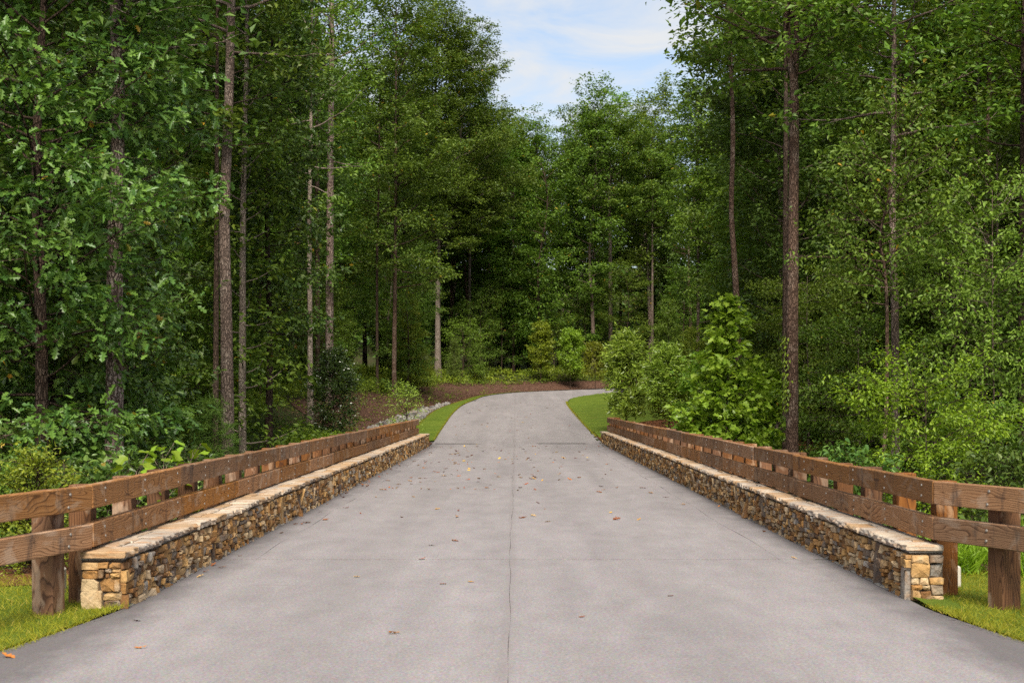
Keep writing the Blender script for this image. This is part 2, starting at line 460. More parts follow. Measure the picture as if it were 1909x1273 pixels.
def road_mat():
    t = NT('concrete')
    v = t.coords('Object')
    sp = t.n('SeparateXYZ', {0: v})
    big = t.noise(t.vmul(v, (0.9, 0.16, 1)), 1.0, 6, 0.6, 0.4)
    mid = t.noise(t.vmul(v, (3.0, 1.1, 1)), 1.0, 6, 0.65)
    fine = t.noise(v, 46, 4, 0.75)
    spk = t.n('TexVoronoi', {'Vector': v, 'Scale': 75.0}).outputs['Color']
    col = t.ramp(big, [(0.28, (0.208, 0.189, 0.192)), (0.5, (0.240, 0.219, 0.222)), (0.72, (0.264, 0.241, 0.244))])
    col = t.mix(0.55, col, t.ramp(mid, [(0.3, 0.78), (0.7, 1.14)]), 'MULTIPLY')
    col = t.mix(0.85, col, t.ramp(fine, [(0.28, 0.60), (0.72, 1.30)]), 'MULTIPLY')
    col = t.mix(0.15, col, spk, 'OVERLAY')
    # long faint tyre polish and drag marks
    st = t.noise(t.vmul(v, (1.6, 0.05, 1)), 1.0, 3, 0.5)
    col = t.mix(0.5, col, t.ramp(st, [(0.35, 0.86), (0.65, 1.08)]), 'MULTIPLY')
    tr = t.math('ABSOLUTE', t.math('SUBTRACT', t.math('ABSOLUTE', sp.outputs[0]), t.math('ADD', 1.45, t.math('MULTIPLY', t.noise(t.vmul(v, (0.2, 0.12, 1)), 1.0, 2), 0.3))))
    trm = t.math('MULTIPLY', t.ramp(tr, [(0.10, 1.0), (0.55, 0.0)]), t.ramp(t.noise(t.vmul(v, (1.2, 0.25, 1)), 1.0, 5, 0.65), [(0.35, 0.0), (0.7, 1.0)]))
    col = t.mix(t.math('MULTIPLY', trm, 0.30), col, (0.17, 0.155, 0.152))
    br = t.noise(t.vmul(v, (1.5, 60, 1)), 1.0, 3, 0.6)
    col = t.mix(0.35, col, t.ramp(br, [(0.3, 0.85), (0.7, 1.13)]), 'MULTIPLY')
    # old scuffs and short drag marks
    sc = t.ramp(t.noise(t.vmul(v, (1.1, 6.0, 1)), 1.0, 5, 0.7, 0.6), [(0.63, 0.0), (0.72, 1.0)])
    col = t.mix(t.math('MULTIPLY', sc, 0.38), col, (0.16, 0.145, 0.145))
    wv = t.math('ADD', t.math('ADD', t.math('MULTIPLY', t.math('SINE', t.math('MULTIPLY', sp.outputs[1], 0.5)), -0.012), sp.outputs[0]), 0.06)
    bd = t.math('ADD', t.math('ABSOLUTE', wv), t.math('MULTIPLY', t.math('SUBTRACT', t.noise(t.vmul(v, (6.0, 2.0, 1)), 1.0, 5, 0.7), 0.5), 0.10))
    col = t.mix(t.math('MULTIPLY', t.ramp(bd, [(0.015, 1.0), (0.065, 0.0)]), 0.30), col, (0.17, 0.15, 0.145))
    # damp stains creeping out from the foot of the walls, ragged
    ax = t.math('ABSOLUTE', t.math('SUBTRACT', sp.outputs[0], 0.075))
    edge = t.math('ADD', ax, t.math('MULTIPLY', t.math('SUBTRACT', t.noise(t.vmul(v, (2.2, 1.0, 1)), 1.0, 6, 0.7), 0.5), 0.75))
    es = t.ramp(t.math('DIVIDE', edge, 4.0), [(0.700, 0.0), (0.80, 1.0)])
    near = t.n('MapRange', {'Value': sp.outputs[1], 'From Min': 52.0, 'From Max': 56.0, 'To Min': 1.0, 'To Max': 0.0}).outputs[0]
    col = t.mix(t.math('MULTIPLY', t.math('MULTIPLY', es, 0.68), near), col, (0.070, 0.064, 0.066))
    h = t.math('ADD', fine, t.math('MULTIPLY', mid, 0.3))
    return t.done(t.bsdf(col, 0.86, 0.25, t.bump(h, 0.35, 0.006)))
M['road'] = road_mat()
LEAF_GAIN = (1.0, 1.0, 1.0)
M['fallen'] = [leaf_mat('fallen_%s' % n, a, b, 0.6, 0.25, 0.15) for n, a, b in (
    ('brown', (0.20, 0.065, 0.024), (0.21, 0.075, 0.03)), ('tan', (0.34, 0.20, 0.10), (0.36, 0.22, 0.11)),
    ('yellow', (0.50, 0.30, 0.035), (0.55, 0.34, 0.05)), ('rust', (0.34, 0.095, 0.022), (0.36, 0.11, 0.028)), ('dark', (0.06, 0.02, 0.014), (0.07, 0.025, 0.016)))]

# ------------------------------------------------------------------ the road line and the lie of the land
CL = np.array([(0.075, -30, 0.0), (0.075, 0, 0.0), (0.075, 30, 0.0), (0.075, 48, 0.0), (0.07, 54, 0.03), (-0.05, 63, 0.36), (-0.15, 77, 0.95), (-0.05, 89, 1.36),
               (0.35, 100, 1.62), (1.1, 109, 1.92), (3.3, 117.0, 2.22), (6.3, 120.8, 2.42), (12, 123.6, 2.72), (20, 125.4, 3.05), (32, 127, 3.5), (52, 128.5, 4.2), (90, 130, 5.2)], float)
def catmull(P, m):
    out = []
    Q = np.vstack([2 * P[0] - P[1], P, 2 * P[-1] - P[-2]])
    for i in range(1, len(Q) - 2):
        t0, t1, t2, t3 = 0.0, *np.cumsum([np.linalg.norm(Q[k + 1] - Q[k]) ** 0.5 for k in (i - 1, i, i + 1)])
        for t in np.linspace(t1, t2, m, endpoint=False):
            A1 = (t1 - t) / (t1 - t0) * Q[i - 1] + (t - t0) / (t1 - t0) * Q[i]
            A2 = (t2 - t) / (t2 - t1) * Q[i] + (t - t1) / (t2 - t1) * Q[i + 1]
            A3 = (t3 - t) / (t3 - t2) * Q[i + 1] + (t - t2) / (t3 - t2) * Q[i + 2]
            B1 = (t2 - t) / (t2 - t0) * A1 + (t - t0) / (t2 - t0) * A2
            B2 = (t3 - t) / (t3 - t1) * A2 + (t - t1) / (t3 - t1) * A3
            out.append((t2 - t) / (t2 - t1) * B1 + (t - t1) / (t2 - t1) * B2)
    out.append(P[-1])
    return np.array(out)
LINE = catmull(CL, 24)
seg = np.linalg.norm(np.diff(LINE[:, :2], axis=0), axis=1)
S = np.concatenate([[0], np.cumsum(seg)])
ss = np.arange(0, S[-1], 0.5)
LINE = np.stack([np.interp(ss, S, LINE[:, i]) for i in range(3)], 1)
S = ss
TAN = norm(np.gradient(LINE[:, :2], axis=0))
NRM = np.stack([TAN[:, 1], -TAN[:, 0]], 1)            # to the right
SUPER = 0.03 * smoothstep(118, 142, S)                # banked bend: outside (left) edge higher
HALF = 3.27
def s_of_y(y): return float(np.interp(y, LINE[:400, 1], S[:400]))

def road_xyz(s, d, dz=0.0):
    s = np.asarray(s, float); d = np.asarray(d, float)
    x, y, z = (np.interp(s, S, LINE[:, i]) for i in range(3))
    nx, ny = (np.interp(s, S, NRM[:, i]) for i in range(2))
    return np.stack([x + nx * d, y + ny * d, z - np.interp(s, S, SUPER) * d + dz], -1)

def lateral(x, y):
    x = np.ravel(x).astype(float); y = np.ravel(y).astype(float)
    si = np.empty(len(x)); dd = np.empty(len(x))
    for a in range(0, len(x), 20000):
        px, py = x[a:a + 20000, None], y[a:a + 20000, None]
        d2 = (px - LINE[None, :, 0]) ** 2 + (py - LINE[None, :, 1]) ** 2
        k = np.argmin(d2, 1)
        si[a:a + 20000] = S[k]
        dd[a:a + 20000] = (px[:, 0] - LINE[k, 0]) * NRM[k, 0] + (py[:, 0] - LINE[k, 1]) * NRM[k, 1]
        far = np.sqrt(d2[np.arange(len(k)), k])
        dd[a:a + 20000] = np.where(dd[a:a + 20000] < 0, -1, 1) * np.maximum(far, np.abs(dd[a:a + 20000]))
    return si, dd

def H(x, y):
    shp = np.shape(x)
    s, d = lateral(x, y)
    xr, yr = np.ravel(x), np.ravel(y)
    rz = np.interp(s, S, LINE[:, 2]); sup = np.interp(s, S, SUPER)
    fade = smoothstep(44, 64, yr)
    farw = smoothstep(5.5, 15, d)
    rz = rz * (1 - farw) + farw * np.interp(yr, [50, 63, 77, 100, 125, 200], [0, 0.3, 0.85, 1.5, 2.3, 3.5])
    a = np.maximum(-d, 0); b = np.maximum(d, 0)
    z = rz - sup * np.clip(d, -4.2, 4.2)
    z = z - 0.03 * smoothstep(3.2, 3.5, np.abs(d))
    z = z + fade * (-0.16 * smoothstep(4.0, 5.0, a) * (1 - smoothstep(6.0, 8, a)) + 1.35 * smoothstep(5.6, 12.5, a) + 0.035 * np.maximum(a - 12.5, 0))
    z = z + fade * (0.25 * smoothstep(3.5, 7, b) - 0.02 * np.clip(b - 9, 0, 60) * smoothstep(125, 100, yr))
    z = z - 1.3 * smoothstep(9, 16, b) * smoothstep(22, 40, yr) * (1 - smoothstep(85, 110, yr))
    val = np.exp(-((yr - 31) / 10.5) ** 2)
    z = z - 2.6 * val * smoothstep(3.75, 8.5, np.abs(d))
    z = z - (1 - fade) * (0.25 * smoothstep(5.5, 12, a) + 0.3 * smoothstep(5.5, 12, b))
    z = z + 16 * smoothstep(172, 250, yr) + 12 * smoothstep(52, 105, np.abs(xr))
    z = z + 0.10 * vnoise(xr, yr, 0.25) * smoothstep(6, 12, np.abs(d)) + 0.35 * vnoise(xr, yr, 0.06, 2) * smoothstep(10, 30, np.abs(d))
    return z.reshape(shp)

def graded(a, b, fine_a, fine_b, h, grow=1.12):
    v = list(np.arange(fine_a, fine_b + 1e-6, h))
    st = h; x = fine_b
    while x < b: st *= grow; x += st; v.append(x)
    st = h; x = fine_a
    while x > a: st *= grow; x -= st; v.insert(0, x)
    return np.array(v)
gx = graded(-600, 600, -16, 20, 0.6); gy = graded(-60, 900, 4, 132, 0.8)
X, Y = np.meshgrid(gx, gy)
Zg = H(X, Y)
# under the bridge deck and the roadway the ground lies lower than the paving
sg, dg = lateral(X, Y)
Zg = Zg - np.where(np.abs(dg) < 3.0, 0.25, 0.0).reshape(X.shape)
Vg = np.stack([X, Y, Zg], -1).reshape(-1, 3)
ny_, nx_ = X.shape
i = (np.arange(ny_ - 1)[:, None] * nx_ + np.arange(nx_ - 1)[None, :]).ravel()
Fg = np.stack([i, i + 1, i + nx_ + 1, i + nx_], 1)
tag(obj('ground', mesh('ground', Vg, Fg, M['ground'], True)), kind='structure')

def sheet(name, s0, s1, dl, dr, ns, nd, mat, off=0.05, use_h=True, jag=0.0):
    """strip laid over the land between lateral offsets dl(s) and dr(s)"""
    s = np.linspace(s0, s1, ns)
    l = dl(s) if callable(dl) else np.full(ns, dl); r_ = dr(s) if callable(dr) else np.full(ns, dr)
    t = np.linspace(0, 1, nd)
    D = l[:, None] * (1 - t) + r_[:, None] * t
    P = road_xyz(np.repeat(s, nd), D.ravel())
    if use_h: P[:, 2] = H(P[:, 0], P[:, 1])
    P[:, 2] += off + jag * vnoise(P[:, 0], P[:, 1], 3.0)
    i = (np.arange(ns - 1)[:, None] * nd + np.arange(nd - 1)[None, :]).ravel()
    return mesh(name, P, np.stack([i, i + 1, i + nd + 1, i + nd], 1), mat, True)

# road: a dark bed with concrete slabs laid on it, joints left open between them
def wav(s): return -0.135 + 0.012 * np.sin(s * 0.5) + 0.006 * np.sin(s * 2.3 + 1)      # the wandering middle joint
Sy = s_of_y
road = tag(obj('road', sheet('road_bed', Sy(-12), S[-1] - 1, -HALF - 0.12, HALF + 0.12, 520, 9, M['joint'], -0.014, False)), kind='structure')
joints = [Sy(-12), Sy(3.0), Sy(15.15), Sy(27.0), Sy(38.5), Sy(53.5), Sy(54.6), Sy(66), Sy(80), Sy(95), Sy(95) + 16, Sy(95) + 32, Sy(95) + 50, Sy(95) + 70, S[-1] - 2]
def flare(s): return 0.30 * np.clip((Sy(11.6) - s) / 2.0, 0, 1.6) ** 1.2
def slab(s0, s1, dl, dr):
    ns = max(6, int((s1 - s0) / 0.2)); nd = 5
    s = np.linspace(s0 + 0.03, s1 - 0.03, ns)
    l = dl(s); r_ = dr(s); t = np.linspace(0, 1, nd)
    D = l[:, None] * (1 - t) + r_[:, None] * t
    P = road_xyz(np.repeat(s, nd), D.ravel())
    P2 = P.reshape(ns, nd, 3)
    ring = np.concatenate([P2[:, 0], P2[-1, 1:], P2[-2::-1, -1], P2[0, -2:0:-1]])
    low = ring - np.array([0, 0, 0.035])
    i = (np.arange(ns - 1)[:, None] * nd + np.arange(nd - 1)[None, :]).ravel()
    F = np.stack([i, i + 1, i + nd + 1, i + nd], 1)
    n = len(P); k = len(ring); j = np.arange(k)
    V = np.concatenate([P, ring, low])
    F2 = np.stack([n + j, n + (j + 1) % k, n + k + (j + 1) % k, n + k + j], 1)[:, ::-1]
    return mesh('slab', V, [F, F2], M['road'])
left_e = lambda s: -HALF - flare(s) - 0.02 * np.sin(s * 3) * (s > Sy(55))
right_e = lambda s: HALF + flare(s) + 0.02 * np.sin(s * 2.6) * (s > Sy(55))
jw = lambda s, k: 0.0004 + 0.0045 * np.clip(vnoise(s, s * 0, 1.1, k) + 0.15, 0, 1)
ml = lambda s: wav(s) - jw(s, 1)
mr = lambda s: wav(s) + jw(s, 2)
for a, b in zip(joints[:-1], joints[1:]):
    bridge = a > Sy(10) and b < Sy(53.6)
    if bridge:        # narrow edge slabs by the walls on the bridge
        cl = lambda s: -2.86 + 0.02 * np.sin(s * 1.3) ; cr2 = lambda s: 2.74 + 0.02 * np.sin(s * 1.1)
        parts = [(left_e, lambda s: cl(s) - 2.2 * jw(s, 3)), (lambda s: cl(s) + 0.5 * jw(s, 4), ml), (mr, lambda s: cr2(s) - 0.5 * jw(s, 5)), (lambda s: cr2(s) + 2.2 * jw(s, 6), right_e)]
    else:
        parts = [(left_e, ml), (mr, right_e)]
    for dl, dr in parts:
        obj('pavement_slab', slab(a, b, dl, dr), road)

# lawns, mulch beds and the stone swale, each a sheet laid over the land
def lw(s): return -HALF - 0.10 - (0.25 + 0.95 * smoothstep(Sy(54), Sy(62), s) - 0.55 * smoothstep(Sy(80), Sy(94), s) - 0.35 * smoothstep(Sy(94), Sy(94) + 20, s))
tag(obj('lawn_strip', sheet('lawn_left_far', Sy(55.5), S[-1] - 40, lw, -HALF + 0.02, 160, 5, M['lawn'], 0.05)), kind='structure')
def rl(s): return HALF - 0.02 + 0 * s
def rr_(s): return HALF + 0.9 + 4.4 * smoothstep(Sy(63), Sy(69), s) + 4.2 * smoothstep(Sy(69), Sy(90), s) - 0.5 * smoothstep(Sy(94), Sy(94) + 8, s) * 8
def lawn_right():
    xs = np.arange(2.9, 18, 0.16); ys = np.arange(57.4, 121, 0.4)
    X_, Y_ = np.meshgrid(xs, ys); s_, d_ = lateral(X_, Y_)
    lim = 3.345 + 0.9 + 4.6 * smoothstep(63, 69, Y_) + 8 * smoothstep(69, 92, Y_) + 0.12 * np.sin(Y_ * 1.3)
    ok = ((d_ > HALF - 0.02) & (d_ < 9.9)).reshape(X_.shape) & (X_ < lim)
    n = len(xs); k = (np.arange(len(ys) - 1)[:, None] * n + np.arange(n - 1)[None, :])
    q = ok[:-1, :-1] & ok[1:, :-1] & ok[:-1, 1:] & ok[1:, 1:]
    k = k[q]
    V = np.stack([X_, Y_, H(X_, Y_) + 0.05], -1).reshape(-1, 3)
    F = np.stack([k, k + 1, k + n + 1, k + n], 1)
    u, inv = np.unique(F, return_inverse=True)
    return mesh('lawn_right', V[u], inv.reshape(F.shape), M['lawn'], True)
tag(obj('lawn_patch', lawn_right()), kind='structure')
# dark patched strip where the bridge meets the rising road
for d0, d1, y0 in ((-3.15, -1.55, 53.75), (0.75, 2.7, 53.9)):
    obj('patch_strip', sheet('patch_strip', Sy(y0), Sy(y0 + 0.42), lambda s: d0 + 0.05 * np.sin(s * 9), lambda s: d1 + 0.2 * np.sin(s * 7), 8, 12, M['joint'], 0.005, False), road)
tag(obj('mulch_bed', sheet('mulch_right', Sy(53), Sy(86), lambda s: HALF + 0.02 + 0.6 * smoothstep(Sy(57.5), Sy(58.5), s), lambda s: 15.0 - 3 * np.sin(s * 0.2), 90, 26, M['mulch_red'], 0.03, True, 0.012)), kind='structure')
tag(obj('mulch_bank', sheet('mulch_left', Sy(49), S[-1] - 60, lambda s: -7.6 - 0.5 * np.sin(s * 0.35) - 3.0 * smoothstep(Sy(57), Sy(70), s) + 1.0 * smoothstep(Sy(75), Sy(95), s), lambda s: lw(s) - 0.02 + 0.4 * (1 - smoothstep(Sy(54), Sy(56), s)), 180, 20, M['mulch'], 0.03, True, 0.015)), kind='structure')
def lawn_near(name, sgn):
    P = lambda s: sgn * (HALF + 0.02 + flare(s))
    Q = lambda s: sgn * (HALF + 3.2) + 0 * s
    return tag(obj(name, sheet(name, Sy(-8), Sy(14.5), (P if sgn > 0 else Q), (Q if sgn > 0 else P), 80, 26, M['lawn'], 0.035, True, 0.008)), kind='structure')
lawn_near('lawn_verge', -1); lawn_near('lawn_verge', 1)
tag(obj('mulch_strip', sheet('mulch_strip', Sy(14.0), Sy(24), 3.9, 9.0, 30, 20, M['mulch'], 0.04, True, 0.015)), kind='structure')
tag(obj('mulch_strip', sheet('mulch_strip', Sy(13.0), Sy(22), -9.0, -3.9, 30, 20, M['mulch_red'], 0.04, True, 0.015)), kind='structure')
# a concrete bridge deck carries road and walls over the hollow
dk = Geo(); dk.add(*box(-3.95, 4.1, 11.9, 52.5, -0.75, -0.05))
tag(obj('bridge_deck', dk.mesh('bridge_deck', M['grout'])), kind='structure')
# ------------------------------------------------------------------ stone parapet walls
def layout(L, Ht, r, big=1.0, slabs=True, asp=4.2):
    cells = []
    def split(u0, u1, v0, v1):
        w_, h_ = u1 - u0, v1 - v0
        lim = r.uniform(0.005, 0.022) * big
        if w_ * h_ < lim and 0.45 < w_ / h_ < asp or max(w_, h_) < 0.075 * big ** 0.5:
            cells.append((u0, u1, v0, v1)); return
        if w_ / h_ > r.uniform(1.5, 3.2) * min(1, asp / 3):
            c = u0 + w_ * r.uniform(0.3, 0.7); split(u0, c, v0, v1); split(c, u1, v0, v1)
        elif h_ > 0.055:
            c = v0 + h_ * r.uniform(0.3, 0.7); split(u0, u1, v0, c); split(u0, u1, c, v1)
        else: cells.append((u0, u1, v0, v1))
    u = 0.0
    while u < L - 1e-6:
        if slabs and r.random() < 0.28:
            wd = min(r.uniform(0.09, 0.20), L - u)
            cut = r.choice([0.0, 0.0, 0.10, 0.14]) * Ht / 0.39
            if cut: split(u, u + wd, 0, cut)
            hi = Ht * r.choice([1.0, 0.72, 0.85])
            cells.append((u, u + wd, cut, hi))
            if hi < Ht: split(u, u + wd, hi, Ht)
        else:
            wd = min(r.uniform(0.35, 0.8), L - u)
            if L - u - wd < 0.12: wd = L - u
            split(u, u + wd, 0, Ht)
        u += wd
    return cells

def stone_geo(c, r, warp):
    u0, u1, v0, v1 = c
    g = 0.0034; w_, h_ = u1 - u0, v1 - v0
    ku = w_ * r.uniform(0.01, 0.13, 4); kv = h_ * r.uniform(0.01, 0.16, 4)
    if r.random() < 0.3: q = r.integers(4); ku[q] += w_ * 0.2; kv[q] += h_ * 0.25
    P = np.array([(u0 + ku[0], v0), (u1 - ku[1], v0), (u1, v0 + kv[1]), (u1, v1 - kv[2]), (u1 - ku[2], v1), (u0 + ku[3], v1), (u0, v1 - kv[3]), (u0, v0 + kv[0])])
    C = P.mean(0)
    P = C + (P - C) * (1 - 2 * g / np.array([w_, h_]))
    P += r.normal(0, min(w_, h_) * 0.045, P.shape)
    P = warp(P); C = warp(C[None])[0]
    d = r.uniform(0.004, 0.045)
    tilt = r.normal(0, 0.16, 2)
    dep = lambda Q: d + (Q - C) @ tilt
    inn = C + (P - C) * (1 - np.minimum(0.3, r.uniform(0.003, 0.012) / np.maximum(np.linalg.norm(P - C, axis=1), 0.02)))[:, None]
    V = np.concatenate([np.c_[P, np.full(8, -0.02)], np.c_[P, dep(P) - r.uniform(0.003, 0.012)], np.c_[inn, dep(inn) + r.normal(0, 0.004, 8)], [[C[0], C[1], d + r.normal(0.003, 0.006)]]])
    j = np.arange(8); j2 = (j + 1) % 8
    F4 = np.concatenate([np.stack([j + a, j2 + a, j2 + a + 8, j + a + 8], 1) for a in (0, 8)])
    F3 = np.stack([j + 16, j2 + 16, np.full(8, 24)], 1)
    return V, [F4, F3]

def wall(name, sgn, xf, y0, y1, thick, label):
    r = np.random.default_rng(31 + (sgn > 0))
    root = empty(name, (xf, y0, 0)); tag(root, label, 'wall', 'stone parapet walls of the bridge')
    Ht = 0.395
    warp = lambda P: P + np.stack([0.016 * vnoise(P[:, 0], P[:, 1], 5.0, 1 + sgn), 0.013 * vnoise(P[:, 0], P[:, 1], 4.0, 3 + sgn) * np.clip(P[:, 1] / 0.05, 0, 1)], 1)
    side = []
    for c in layout(y1 - y0, Ht, r):
        V, F = stone_geo(c, r, warp)
        W = np.stack([-sgn * V[:, 2], V[:, 0], V[:, 1] - 0.01], 1)      # depth towards the road
        side.append((y0 + c[0], W, F if sgn < 0 else [f[:, ::-1] for f in F]))
    for y_end, inv in ((0.0, False), (y1 - y0, True)):
        for c in layout(thick - 0.01, Ht, r, 1.5, False, 2.3):
            V, F = stone_geo(c, r, lambda P: P)
            yy = -V[:, 2] if not inv else V[:, 2]
            W = np.stack([sgn * (V[:, 0] + 0.008), y_end + yy, V[:, 1] - 0.012], 1)
            flip = (sgn > 0) == (not inv)
            side.append((y0 + y_end - 5, W, F if flip else [f[:, ::-1] for f in F]))
    side.sort(key=lambda q: q[0])
    rest = Geo()
    for n, (yy, W, F) in enumerate(side):
        if n < 300:
            g = Geo(); cc = W.mean(0); g.add(W - cc, F)
            obj('stone', g.mesh('stone', M['stone']), root, cc)
        else: rest.add(W, F)
    tag(obj('small_stones', rest.mesh('small_stones', M['stone']), root), kind='stuff')
    g = Geo(); a, b = sorted((sgn * 0.012, sgn * thick)); g.add(*box(a, b, 0.015, y1 - y0 - 0.015, -0.02, 0.40))
    obj('mortar_core', g.mesh('mortar_core', M['mortar']), root)
    g = Geo()                                                # smeared mortar fillet at the foot
    n = int((y1 - y0) / 0.15)
    ys = np.linspace(0, y1 - y0, n)
    wv = 0.004 + 0.018 * np.abs(vnoise(ys, ys * 0, 2.2, 5))
    V = np.concatenate([np.stack([-sgn * (0.02 + wv), ys, np.full(n, 0.003)], 1), np.stack([np.full(n, -sgn * 0.012), ys, np.full(n, 0.018)], 1)])
    j = np.arange(n - 1)
    g.add(V, np.stack([j, j + 1, j + n + 1, j + n], 1)); obj('mortar_fillet', g.mesh('mortar_fillet', M['grout']), root)
    # capping flags
    u = -0.04
    end = y1 - y0 + 0.04
    g = Geo(); a, b = sorted((-sgn * 0.005, sgn * (thick - 0.005))); g.add(*box(a, b, -0.01, y1 - y0 + 0.01, 0.40, 0.452))
    obj('cap_grout', g.mesh('cap_grout', M['grout']), root)
    first = True
    while u < end - 0.02:
        L = r.uniform(0.28, 0.62); L = min(L, end - u)
        if end - u - L < 0.2: L = end - u
        splits = [(-0.045, thick)] if r.random() < 0.45 or first else [(-0.045, thick * r.uniform(0.35, 0.65)), None]
        if len(splits) == 2: splits[1] = (splits[0][1], thick)
        first = False
        for (x0, x1) in splits:
            m = 8
            t = np.linspace(0.006, L - 0.006, m)
            f = x0 + 0.006 + (r.normal(0, 0.010, m) if x0 < 0 else r.normal(0, 0.003, m)); bk = np.full(m, x1 - 0.006)
            out = np.concatenate([np.stack([f, t], 1), np.stack([bk, t[::-1]], 1)])
            out[[0, m - 1]] += r.normal(0, 0.006, (2, 2)) * [1, 0.4]
            C = out.mean(0); top = 0.466 + r.normal(0, 0.005); th = r.uniform(0.046, 0.066)
            out += r.normal(0, 0.0035, out.shape)
            inn = C + (out - C) * (1 - 0.010 / np.maximum(np.linalg.norm(out - C, axis=1), 0.05))[:, None]
            k = 2 * m
            low = out.copy(); low[:m, 0] += np.abs(r.normal(0.008, 0.008, m))
            mid = out.copy(); mid[:m, 0] += r.normal(0, 0.010, m); mid += r.normal(0, 0.004, mid.shape)
            Vz = [np.c_[low, np.full(k, top - th)], np.c_[mid, np.full(k, top - th * 0.5) + r.normal(0, 0.004, k)], np.c_[out, top - 0.008 + r.normal(0, 0.002, k)], np.c_[inn, top + r.normal(0, 0.0015, k)]]
            V = np.concatenate(Vz + [[[C[0], C[1], top + 0.002]], [[C[0], C[1], top - th]]])
            V = np.stack([sgn * V[:, 0], V[:, 1] + u, V[:, 2]], 1)
            j = np.arange(k); j2 = (j + 1) % k
            F4 = np.concatenate([np.stack([j + q * k, j2 + q * k, j2 + (q + 1) * k, j + (q + 1) * k], 1) for q in range(3)])
            F3 = np.concatenate([np.stack([j + 3 * k, j2 + 3 * k, np.full(k, 4 * k)], 1), np.stack([j2, j, np.full(k, 4 * k + 1)], 1)])
            if sgn > 0: F4, F3 = F4[:, ::-1], F3[:, ::-1]
            F4, F3 = F4[:, ::-1], F3[:, ::-1]
            cc = V.mean(0)
            obj('capstone', mesh('capstone', V - cc, [F4, F3], M['cap']), root, cc)
        u += L
    return root

wall('stone_wall', -1, -3.20, 11.55, 51.9, 0.335, 'low tan ledge stone wall along the left side of the bridge road')
wall('stone_wall', 1, 3.35, 12.1, 55.6, 0.285, 'low tan ledge stone wall along the right side of the bridge road')

# ------------------------------------------------------------------ timber guard rails
def board_mesh(L, r):
    V, F = bevel_box(L / 2 - 0.006, 0.045, 0.0975, 0.007)
    V[:, 2] += 0.004 * np.sign(V[:, 0]) * r.choice([-1, 1]) * 0.5
    V += r.normal(0, 0.0012, V.shape)
    return V, F
a6 = np.linspace(0, 2 * math.pi, 8, endpoint=False)
bv = np.concatenate([np.stack([0.013 * np.cos(a6), np.zeros(8), 0.013 * np.sin(a6)], 1), np.stack([0.011 * np.cos(a6), np.full(8, -0.007), 0.011 * np.sin(a6)], 1), [[0, -0.009, 0]]])
j = np.arange(8); j2 = (j + 1) % 8
BOLT = mesh('bolt', bv, [np.stack([j, j2, j2 + 8, j + 8], 1), np.stack([j + 8, j2 + 8, np.full(8, 16)], 1)], M['bolt'])
pv, pf = bevel_box(0.092, 0.092, 0.80, 0.006)
POST = mesh('post', pv, pf, M['post'])

def rail(name, sgn, xf, spans, posts, label):
    """spans: list of ((x,y),(x,y)) along the road face of the boards; posts: y along the run"""
    r = np.random.default_rng(77 + sgn)
    root = empty(name, (xf, spans[0][0][1], 0)); tag(root, label, 'guard rail', 'timber guard rails of the bridge')
    ox, oy = xf, spans[0][0][1]
    for (p, q) in spans:
        p = np.array(p); q = np.array(q); L = np.linalg.norm(q - p); t = (q - p) / L
        n_out = np.array([t[1], -t[0]]) * (1 if (t[1] * sgn) > 0 else -1)     # away from the road
        ang = math.atan2(t[1], t[0])
        for zc in (0.595, 0.9025):
            c = (p + q) / 2 + n_out * (0.045 + r.normal(0, 0.003))
            V, F = board_mesh(L, r)
            rot = ang if sgn < 0 else ang + math.pi
            rot_fix = rot
            # local -y must face the road
            ny = np.array([math.sin(rot), -math.cos(rot)])
            if ny @ n_out > 0: rot_fix = rot + math.pi
            b = obj('board', mesh('board', V, F, M['board']), root, (c[0] - ox, c[1] - oy, zc + r.normal(0, 0.004)), (r.normal(0, 0.012), r.normal(0, 0.0012), rot_fix))
            for (px_, py_) in posts:
                d = np.array((px_, py_)) - (p + q) / 2
                lx = d @ np.array([math.cos(rot_fix), math.sin(rot_fix)])
                if abs(lx) < L / 2 - 0.03 and abs(d @ n_out) < 0.5 and py_ < 27:
                    for zz_ in (-0.047, 0.047):
                        obj('bolt', BOLT, b, (lx + r.normal(0, 0.012), -0.0455, zz_ + r.normal(0, 0.006)))
    for (px_, py_) in posts:
        k = [s_ for s_ in spans if min(s_[0][1], s_[1][1]) - 0.02 <= py_ <= max(s_[0][1], s_[1][1]) + 0.02]
        p, q = (np.array(v) for v in (k[0] if k else spans[-1]))
        t = (q - p) / np.linalg.norm(q - p)
        n_out = np.array([t[1], -t[0]]) * (1 if (t[1] * sgn) > 0 else -1)
        c = np.array((px_, py_)) + n_out * 0.190
        obj('post', POST, root, (c[0] - ox, c[1] - oy, 0.990 - 0.80 + r.normal(0, 0.006)), (r.normal(0, 0.006), r.normal(0, 0.006), math.atan2(t[1], t[0]) + r.normal(0, 0.02)))
    return root

